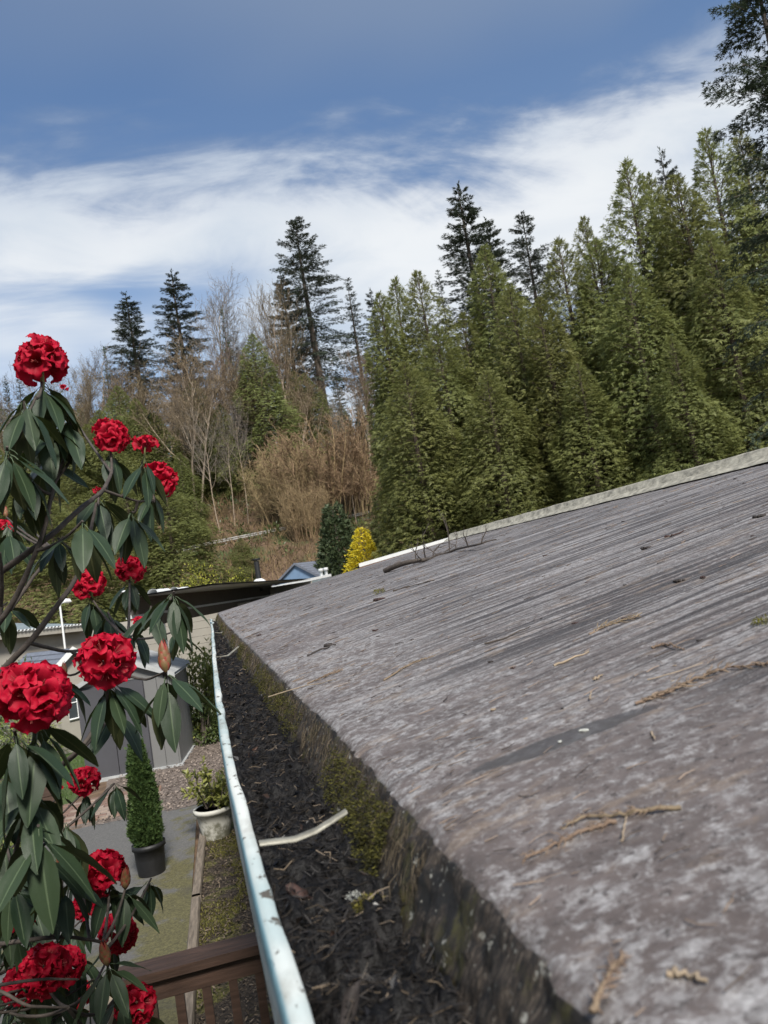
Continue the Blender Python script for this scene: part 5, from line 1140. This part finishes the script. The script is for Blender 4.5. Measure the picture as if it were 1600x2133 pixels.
HALF = [(302, 935, 58, .09, 7, .14, (.2, -.1, 1)), (42, 1915, 74, .11, 5, .14, (.4, -.2, .8)), (6, 1945, 60, .11, 4, .14, (.2, -.2, .9)), (48, 1808, 48, .09, 4, .13, (.1, -.1, 1)), (52, 1072, 26, .07, 4, .13, (.1, -.2, 1)), (290, 1300, 34, .075, 7, .14, (.4, -.1, .9)), (366, 1303, 26, .06, 6, .14, (.1, -.1, 1)), (4, 1790, 30, .09, 4, .14, (.1, -.1, 1)),
        (126, 1643, 16, .06, 2, .12, (0, 0, 1)), (203, 1025, 22, .07, 3, .13, (0, 0, 1)), (131, 812, 22, .07, 3, .14, (.5, 0, .6))]
for i, (px, py, dp, dm, nl, ll, ax) in enumerate(HALF):
    dist = dm*FPX/dp; c = at_d(px, py, min(dist, 3.6)); ax = unit(ax); truss(c, dm*min(1, 3.6/dist), ax, 400+i, 6, .25, open_=.45 if i not in (0,) else .75)
    b_ = c-ax*dm*.36; NODE.append(b_); whorl(b_, nl, ll, ax, 430+i)
for i, (px, py, hp, dist, nl, ll, ax) in enumerate([(342, 1368, 60, 1.95, 8, .155, (.0, -.05, 1)), (134, 1393, 26, 2.6, 6, .14, (0, 0, 1)), (128, 1800, 50, 2.1, 8, .15, (0, -.1, 1)), (72, 1803, 42, 2.2, 5, .15, (.15, -.1, 1)), (262, 1828, 46, 2.3, 6, .14, (.15, -.3, .9)), (218, 1985, 52, 2.1, 8, .15, (-.05, -.3, 1)), (12, 1066, 22, 2.9, 5, .14, (0, 0, 1)), (8, 1425, 14, 2.6, 0, .14, (0, 0, 1))]):
    c = at_d(px, py, dist); ax = unit(ax); bl = hp*dist/FPX; b_ = c-ax*bl*.5; bud(b_, bl, ax, 500+i); NODE.append(b_)
    if nl: whorl(b_-ax*.006, nl, ll, ax, 530+i, (25, 70))
# leaf rosettes without blossoms
for i, (px, py, dist, nl, ll, ax) in enumerate([(50, 835, 2.0, 8, .16, (0, 0, 1)), (105, 880, 2.15, 9, .16, (.3, 0, .9)), (150, 862, 2.2, 8, .15, (.6, 0, .7)), (15, 930, 1.9, 9, .17, (0, 0, 1)), (95, 945, 2.2, 8, .15, (.1, 0, 1)), (55, 985, 2.1, 7, .16, (.1, 0, 1)), (205, 1035, 2.6, 9, .15, (.2, 0, 1)), (172, 1085, 2.0, 6, .16, (.2, 0, 1)),
      (275, 1065, 2.55, 9, .15, (.3, 0, 1)), (362, 1232, 2.35, 10, .145, (.2, 0, 1)), (238, 1632, 2.5, 8, .125, (.2, -.1, 1)), (20, 1095, 2.7, 8, .15, (.3, 0, .9)), (62, 1650, 1.6, 7, .16, (0, 0, 1)), (30, 1520, 1.55, 6, .165, (-.2, 0, 1)), (135, 1700, 2.2, 8, .15, (.2, 0, 1)), (225, 1275, 2.9, 8, .15, (.1, 0, 1)), (315, 1262, 2.6, 7, .14, (.2, 0, 1)),
      (30, 1985, 2.7, 7, .16, (0, 0, 1)), (145, 1925, 2.8, 8, .15, (.1, 0, 1)), (315, 1830, 2.5, 7, .13, (.5, 0, .8)), (110, 2085, 2.7, 6, .15, (.1, 0, 1)), (25, 1835, 1.9, 7, .16, (.1, 0, 1)), (15, 1255, 2.8, 6, .15, (0, 0, 1)), (80, 1720, 1.55, 7, .17, (.1, 0, 1)), (195, 2040, 2.7, 6, .14, (.1, 0, 1)), (20, 2110, 2.0, 6, .16, (0, 0, 1)), (70, 1880, 2.6, 8, .15, (.1, 0, 1)), (10, 1740, 2.2, 7, .16, (.1, 0, 1)), (110, 1960, 2.7, 7, .15, (.1, 0, 1)), (60, 1950, 2.8, 7, .15, (0, 0, 1)), (165, 1800, 2.4, 6, .14, (.1, 0, 1)), (40, 2060, 2.7, 7, .15, (0, 0, 1)), (5, 1600, 1.7, 6, .16, (.1, 0, 1)), (130, 2110, 2.7, 6, .15, (.1, 0, 1)), (90, 1770, 2.0, 7, .16, (.1, 0, 1)), (170, 1990, 2.8, 7, .15, (.1, 0, 1)), (15, 1880, 2.4, 6, .16, (.1, 0, 1)), (250, 2060, 2.4, 6, .14, (.1, 0, 1)), (240, 1480, 2.2, 5, .15, (.2, 0, 1)), (120, 1120, 2.3, 6, .15, (.3, 0, 1))]):
    c = at_d(px, py, dist); NODE.append(c); whorl(c, nl, ll, unit(ax), 600+i, (28, 74))
def seen_size(l):
    q = l[0]+l[1]*l[4]*.6-CAM; zc = q @ Fv; px = CX+FPX*(q @ Rv)/zc; py = CY-FPX*(q @ Uv)/zc
    return l[4]/zc*(1 if -30 < px < 1600 and 0 < py < 2160 else .01)
LEAVES.sort(key=seen_size, reverse=True)
for P, d, s2, nn, ls, mi in LEAVES[:300]: orient(link('leaf', LEAF[mi], rho), rl(P), d, s2, nn, ls)
m = MB()
for P, d, s2, nn, ls, mi in LEAVES[300:]:
    me = LEAF[mi]; co = np.empty(len(me.vertices)*3); me.vertices.foreach_get('co', co); co = co.reshape(-1, 3)*ls; tn = np.empty(len(me.vertices)); me.attributes['tint'].data.foreach_get('value', tn)
    m.quads(rl(P)+co @ np.stack([d, s2, nn]), [list(p.vertices) for p in me.polygons], tn)
if m.n: tag(link('leaf_mass', m.mesh('leaf_mass', M['rleaf'], True), rho), kind='stuff')
# limbs: photographed lines carried back to the stool of the shrub
def poly(pts): return [at_d(*p) for p in pts]
LIMB = [(poly([(-230, 1420, 2.3), (-60, 1225, 2.25), (0, 1192, 2.2), (90, 1130, 2.2), (170, 1057, 2.3), (215, 1022, 2.45), (232, 985, 2.6)]), .016), (poly([(-150, 1560, 2.25), (-40, 1350, 2.15), (25, 1262, 2.1), (88, 1125, 2.1), (112, 1008, 2.15), (132, 955, 2.2)]), .013),
        (poly([(-160, 1600, 2.2), (-20, 1420, 2.15), (60, 1340, 2.15), (130, 1250, 2.2), (172, 1180, 2.3), (185, 1120, 2.4), (200, 1050, 2.5)]), .014), (poly([(20, 1272, 2.3), (70, 1200, 2.4), (112, 1150, 2.5), (132, 1118, 2.5)]), .009), (poly([(-140, 1800, 2.1), (0, 1692, 2.0), (70, 1640, 1.9), (170, 1562, 1.85), (215, 1480, 1.95), (220, 1425, 1.95)]), .012),
        (poly([(-200, 1985, 2.3), (0, 1967, 2.1), (60, 1957, 2.05), (150, 1952, 2.1), (220, 1962, 2.15), (222, 1995, 2.12)]), .010), (poly([(-200, 2080, 2.2), (0, 2052, 2.05), (70, 2040, 2.05), (165, 2041, 2.1)]), .008), (poly([(-150, 2010, 2.1), (0, 2062, 1.95), (60, 2098, 1.95), (142, 2100, 2.05)]), .008),
        (poly([(-120, 2000, 2.2), (0, 1868, 2.1), (30, 1790, 2.1), (45, 1700, 1.9), (50, 1600, 1.75)]), .013), (poly([(-80, 1150, 2.1), (20, 960, 2.0), (42, 900, 2.0), (75, 830, 2.05)]), .009), (poly([(0, 1265, 2.2), (5, 1200, 2.15), (0, 1150, 2.1)]), .010), (poly([(112, 1008, 2.15), (170, 925, 2.25), (150, 870, 2.2)]), .006), (poly([(38, 945, 2.1), (90, 925, 2.15), (140, 895, 2.2)]), .005),
        (poly([(215, 1022, 2.45), (290, 1045, 2.55), (320, 1042, 2.6)]), .007), (poly([(60, 1340, 2.15), (150, 1360, 2.4), (250, 1330, 2.6), (300, 1290, 2.6), (355, 1245, 2.4)]), .008), (poly([(150, 1360, 2.4), (300, 1420, 2.1), (342, 1400, 1.98)]), .007)]
stool = base+[0, 0, .05]
LP = []
for pts, r in LIMB:
    P = np.array(pts); t = np.linspace(0, len(P)-1, 6*(len(P)-1)+1); Q = np.stack([np.interp(t, np.arange(len(P)), P[:, i]) for i in range(3)], 1)
    for _ in range(3): Q[1:-1] = (Q[:-2]+Q[1:-1]*2+Q[2:])/4
    Q += .006*np.stack([fbm(t*2.1, t*0+i, 60+i, 3) for i in range(3)], 1)
    m = MB(); m.tube(Q, np.linspace(r*.72, r*.36, len(Q))*(1+.25*fbm(t*3, t*0, 65, 2)), 7); link('branch', m.mesh('branch', M['twigwood'], True), rho).location = -base
    LP.append(Q)
    if at_d(0, 0, 1)[0] is not None and pts[0][2] > .3 and r > .0095:
        a = Q[0]; mid = (a*.45+stool*.55)+np.array([-.15, 0, .15]); u = np.linspace(0, 1, 12)[:, None]; C = (1-u)**2*stool+2*u*(1-u)*mid+u*u*a
        m = MB(); m.tube(C, np.linspace(r*2.0, r, 12), 7); link('trunk', m.mesh('trunk', M['twigwood'], True), rho).location = -base
LPc = np.concatenate(LP)
for i, c in enumerate(NODE):
    d = np.linalg.norm(LPc-c, axis=1)+np.maximum(0, LPc[:, 2]-c[2]+.05)*1.5; j = int(np.argmin(d)); a = LPc[j]; mid = (a+c)/2+np.array([0, 0, -.03]); mid[2] = min(mid[2], c[2]-.02)
    u = np.linspace(0, 1, 8)[:, None]; C = (1-u)**2*a+2*u*(1-u)*mid+u*u*c; m = MB(); m.tube(C, np.linspace(.0055, .0035, 8), 5); link('twig', m.mesh('twig', M['twigwood'], True), rho).location = -base


# ------------------------------------------------------------------ what lies on the roof and in the gutter
M['frond'] = foliage('dry_frond', (.15, .108, .075), (.30, .225, .155), .8, .1, objvar=.2)
M['stick'] = plain('stick', (.060, .048, .040), .85, .4, 40, bm=.3)
M['straw'] = plain('straw', (.28, .22, .155), .8, .3, 40)
M['leafbrown'] = plain('leafbrown', (.055, .024, .014), .6, .4, 30, bm=.3)
M['scrap'] = plain('scrap', (.030, .024, .022), .8, .5, 60, bm=.3)
M['scrap_red'] = plain('scrap_red', (.040, .020, .017), .8, .4, 60, bm=.3)
M['lichen_white'] = plain('lichen_white', (.40, .41, .38), .8, .2, 60, bm=.2)
M['moss_bright'] = foliage('moss_bright', (.05, .05, .010), (.20, .19, .035), .9, .2, objvar=0)
def rpts(pix, lift=.004, n=None):
    P = np.array([roof_hit(x, y) for x, y in pix]); P[:, 2] = [float(roof_z(p[0], p[1])) for p in P]; P[:, 2] += lift
    if n: t = np.linspace(0, len(P)-1, n); P = np.stack([np.interp(t, np.arange(len(P)), P[:, i]) for i in range(3)], 1)
    return P
def frond(label, pix, width, seed, n=34, lift=.0022, name='cedar_frond'):
    """dry flattened cedar spray: stem with overlapping scaly side twigs"""
    rng = np.random.default_rng(seed); C = rpts(pix, lift, n); o = C[0].copy(); t = thing(name, label, 'twig', o); C = C-o
    C[:, 2] += .0015*np.sin(np.linspace(0, 3, n))+.0008*rng.normal(0, 1, n); m = MB(); m.tube(C, np.linspace(.0022, .0010, n), 5); link('stem', m.mesh('stem', M['frond'], True), t); mb = MB()
    for i in range(2, n):
        d = unit(C[i]-C[i-1]); s = unit(np.cross(d, UP)); f = i/n; wl = width*(.45+.8*math.sin(PI*min(1, f*.9+.1)))
        for sg in (-1, 1):
            if rng.random() < .3: continue
            e = unit(d*rng.uniform(.6, 1.1)+s*sg*rng.uniform(.45, 1.2)+UP*rng.uniform(-.05, .14)); L_ = wl*rng.uniform(.5, 1.45); q = np.array([C[i], C[i]+e*L_*.35+UP*.002, C[i]+e*L_*.7+d*L_*.1, C[i]+e*L_*.9+d*L_*.3])
            mb.tube(q, np.array([.0005, .0009, .0008, .0002])*max(.6, width/.018), 4, rng.random())
    link('scales', mb.mesh('scales', M['frond'], True), t); return t
frond('long tan cedar frond at the right edge, braided look, beside the dark wet patch', [(1325, 1473), (1390, 1448), (1450, 1420), (1520, 1398), (1640, 1385)], .016, 1, 46)
frond('small flat tan frond with comb-like tips in the middle of the roof', [(1228, 1326), (1262, 1308), (1300, 1297), (1330, 1288)], .020, 2, 22)
frond('short pale frond with a forked tip above the long braided one', [(1358, 1352), (1385, 1346), (1425, 1357)], .006, 3, 14)
frond('reddish dry frond running down to the near roof surface', [(1285, 1718), (1230, 1738), (1160, 1768), (1092, 1802)], .007, 4, 26)
frond('looped grey-tan frond near the camera beside the reddish one', [(1420, 1692), (1340, 1702), (1290, 1708), (1220, 1712), (1172, 1738)], .008, 5, 28)
frond('blurred broad tan frond at the bottom edge of the roof', [(1235, 2122), (1268, 2060), (1300, 2000)], .008, 6, 24)
frond('thin tan frond lying across the middle roof towards the eave', [(800, 1420), (850, 1390), (905, 1368)], .012, 7, 20)
frond('ragged tan frond near the eave in the left half of the roof', [(640, 1425), (680, 1412), (712, 1398)], .02, 8, 18)
def stick(label, pix, r, mat_='straw', name='twig', lift=.003, cat='twig', n=9):
    C = rpts(pix, lift, n); o = C[0].copy(); rng = np.random.default_rng(int(pix[0][0])); C = C-o+rng.normal(0, r*.5, C.shape)*np.r_[0, np.ones(n-2), 0][:, None]
    t = tag(link(name, None, None, o), label, cat); m = MB(); m.tube(C, np.linspace(r, r*.55, n), 6); link('stem', m.mesh('stem', M[mat_], True), t); return t
stick('thin straight pale straw above the long braided frond', [(1350, 1424), (1400, 1408), (1466, 1388)], .0009)
stick('short pale upright needle below the grey-tan frond', [(1297, 1766), (1303, 1740), (1308, 1712)], .0011)
stick('flat orange-tan chip near the bottom right corner', [(1392, 2046), (1430, 2050), (1476, 2055)], .0022)
stick('tiny orange chip near the middle right', [(1358, 1535), (1366, 1548)], .0013, 'straw')
stick('little tan chip standing above the dark wet patch', [(1230, 1462), (1233, 1448)], .0012)
stick('small tan bract lying between the wet patch and the small comb-like frond', [(1237, 1419), (1256, 1409)], .0022)
stick('long thin brown twig with a dark end in the middle distance', [(1155, 1392), (1190, 1378), (1228, 1362)], .0022)
stick('slim brown twig pointing up the roof left of the comb-like frond', [(1010, 1345), (1060, 1330), (1105, 1308)], .0022, 'stick')
stick('dark twig below the fallen branch', [(820, 1232), (870, 1218), (905, 1210)], .006, 'stick')
stick('thin twig far up on the right side of the roof', [(1385, 1122), (1400, 1118), (1425, 1108)], .004, 'scrap_red')
stick('brown twig in the left half of the roof by a dark lump', [(640, 1368), (668, 1358), (700, 1345)], .004, 'scrap')
stick('pale thin twig across the left half of the roof', [(560, 1455), (640, 1432), (700, 1418)], .0016)
def branch_on_roof():
    C = rpts([(803, 1194), (838, 1185), (880, 1173), (905, 1160), (950, 1148), (1000, 1146), (1035, 1132)], .02, 22); o = C[0].copy(); t = thing('fallen_branch', 'fallen dead branch with upright bare twigs lying near the ridge', 'branch', o); C = C-o
    C[:, 2] += .02*np.sin(np.linspace(0, 9, 22)); m = MB(); m.tube(C, np.r_[np.linspace(.024, .016, 9), np.linspace(.013, .005, 13)], 7); link('stem', m.mesh('stem', M['stick'], True), t); rng = np.random.default_rng(31)
    for i, (k, h) in enumerate([(6, .16), (7, .2), (8, .30), (9, .26), (10, .2), (11, .24), (13, .34), (14, .2), (16, .14), (18, .12), (12, .18)]):
        e = unit(np.array([rng.normal(0, .4), rng.normal(0, .8), 1.0])); q = [C[k]]
        for j in range(4): e = unit(e+rng.normal(0, .22, 3)+[.1, 0, 0]); q.append(q[-1]+e*h/4)
        q = np.array(q); m = MB(); m.tube(q, np.linspace(.006, .002, 5), 4)
        for j in range(3): a = q[1+j]; e2 = unit(e+rng.normal(0, .6, 3)); m.tube([a, a+e2*h*.2, a+e2*h*.38+[0, 0, .01]], [.0032, .002, .0014], 4)
        link('twig', m.mesh('twig', M['stick']), t)
branch_on_roof()
def lump(label, px, py, size, mat_, seed, name='debris_lump', cat='debris', group=None, flat=.55):
    rng = np.random.default_rng(seed); p = roof_hit(px, py); o = np.array([p[0], p[1], float(roof_z(p[0], p[1]))]); t = tag(link(name, None, None, o), label, cat, group); m = MB()
    for j in range(5):
        c = rng.normal(0, size*.35, 3)*[1, 1, 0]; u = np.linspace(0, PI, 5); v = np.linspace(0, 2*PI, 8); U, V = np.meshgrid(u, v, indexing='ij'); rr = size*rng.uniform(.25, .5)*(1+.35*np.sin(3*V+j)*np.sin(2*U))
        m.grid(np.stack([rr*np.sin(U)*np.cos(V)*rng.uniform(.8, 1.6), rr*np.sin(U)*np.sin(V), rr*np.cos(U)*flat+size*.15], -1)+c)
    link('bits', m.mesh('bits', M[mat_]), t); return t
def tuft(label, P, size, mat_, seed, n=260, name='moss_tuft', cat='moss'):
    rng = np.random.default_rng(seed); t = tag(link(name, None, None, P), label, cat); m = MB(); d = unit(rng.normal(0, 1, (n, 3))*[1, 1, .6]+[0, 0, .5]); q = d*rng.random((n, 1))**.5*size*[1, 1, .55]
    L_ = rng.uniform(.25, .6, n)*size*.6; m.kites(q, d+rng.normal(0, .4, (n, 3)), rng.normal(0, 1, (n, 3)), L_, L_*.35, rng.random(n)); link('blades', m.mesh('blades', M[mat_]), t); return t
p = roof_hit(791, 1236); tuft('yellow moss clump on the middle roof above a dark scrap', p+[0, 0, .005], .035, 'moss_bright', 1)
p = roof_hit(1592, 1300); tuft('olive moss clump at the right edge of the roof', p+[0, 0, .003], .016, 'moss_bright', 2)
lump('dark curled scrap with a reddish tip just below the yellow moss clump', 786, 1252, .035, 'scrap_red', 3)
lump('dark shiny curl of bark on the middle right roof', 1412, 1212, .012, 'scrap', 4)
lump('dark lump resting near the far right edge of the roof', 1581, 1078, .022, 'scrap', 5)
lump('dark cone lump in the left half of the roof by a brown twig', 682, 1347, .022, 'scrap', 6)
lump('small dark lump left of the dark bark curl', 1345, 1144, .02, 'scrap', 7)
lump('red petal on the roof below the yellow moss clump', 784, 1314, .012, 'scrap_red', 8)
lump('white dropping on the dark wet patch', 1222, 1525, .006, 'lichen_white', 9); lump('smaller white dropping left of the other on the wet patch', 1168, 1548, .004, 'lichen_white', 10)
rng = np.random.default_rng(55)
for i in range(44):
    px = rng.uniform(470, 1590); lo = np.interp(px, [450, 945, 1600], [1285, 1130, 965]); hi = np.interp(px, [450, 760, 1600], [1300, 1500, 1500]); py = lo+(hi-lo)*rng.random()**1.3; d = np.linalg.norm(roof_hit(px, py)-CAM)
    lump('dark scrap of cone or bark among the specks on the roof', px, py, .0034*d**.75*rng.uniform(.6, 1.7), rng.choice(['scrap', 'scrap', 'scrap_red', 'straw']), 60+i, 'roof_scrap', 'debris', 'small scraps scattered on the roof')
def roof_needles():
    n = 1700; rng = np.random.default_rng(56); y = .35+9*rng.random(n)**1.6; x = eave_x(y)+.01+3.2*rng.random(n)**1.7; z = roof_z(x, y)+.0025
    a = rng.normal(0, .55, n); L_ = rng.uniform(.006, .03, n)*np.clip(.7+y*.35, .7, 2.2); d = np.c_[np.cos(a), np.sin(a), np.zeros(n)]; P0 = np.c_[x, y, z]; P1 = P0+d*L_[:, None]*.5+[0, 0, .001]; b2 = a+rng.normal(0, .3, n); P2 = P1+np.c_[np.cos(b2), np.sin(b2), np.zeros(n)]*L_[:, None]*.5
    for q in (P1, P2): q[:, 2] = roof_z(q[:, 0], q[:, 1])+.003
    m = MB(); r = rng.uniform(.0004, .0010, n)*np.clip(.7+y*.3, .7, 2.0); c = rng.random(n); m.segs(P0, P1, r, r, c); m.segs(P1, P2, r, r*.6, c)
    tag(link('needle_litter', m.mesh('needle_litter', foliage('needle_dry', (.035, .028, .024), (.27, .215, .16), .8, 0, objvar=0))), 'dry needles and chaff strewn over the roof', kind='stuff')
roof_needles()
# gutter finds
def curled_leaf(label, px, py, z, L_, W, az, mat_, roll=2.2, rise=.25, seed=1):
    p = at_z(px, py, CAMZ+z); t = tag(link('dead_leaf', None, None, p, (0, -rise, az)), label, 'leaf'); u = np.linspace(0, 1, 9); v = np.linspace(-1, 1, 9); U, V = np.meshgrid(u, v, indexing='ij'); w = W*np.sin(PI*np.clip(U*.92+.06, 0, 1))**.7; a = V*roll*.5
    P = np.stack([L_*(U-.5)+.003*np.sin(V*5), w*np.sin(a)/max(roll*.5, .1), w*(1-np.cos(a))/max(roll*.5, .1)+.004*np.sin(U*6+seed)], -1); m = MB(); m.grid(P); link('blade', m.mesh('blade', M[mat_], True), t)
    m = MB(); m.tube([(-L_*.5, 0, .001), (0, 0, .0015), (L_*.5, 0, .001)], .0007, 4); link('midrib', m.mesh('midrib', M['stick'], True), t)
curled_leaf('rolled brown dead leaf standing out of the gutter sludge', 518, 1582, -.335, .075, .017, .75, 'leafbrown', 3.4, .45, 1)
curled_leaf('crumpled brown dead leaf in the near part of the gutter', 620, 1868, -.332, .030, .015, 2.5, 'scrap_red', 3.6, .35, 2)
curled_leaf('dark brown curled leaf at the bottom of the gutter', 735, 2095, -.330, .040, .012, 1.0, 'scrap', 3.8, .3, 3)
tuft('bright green moss tuft on the near gutter sludge', at_z(768, 1888, CAMZ-.330), .017, 'moss_bright', 5, 420)
tuft('small pale lichen tuft in the gutter above the moss tuft', at_z(737, 1868, CAMZ-.325), .008, 'lichen_white', 6, 160)
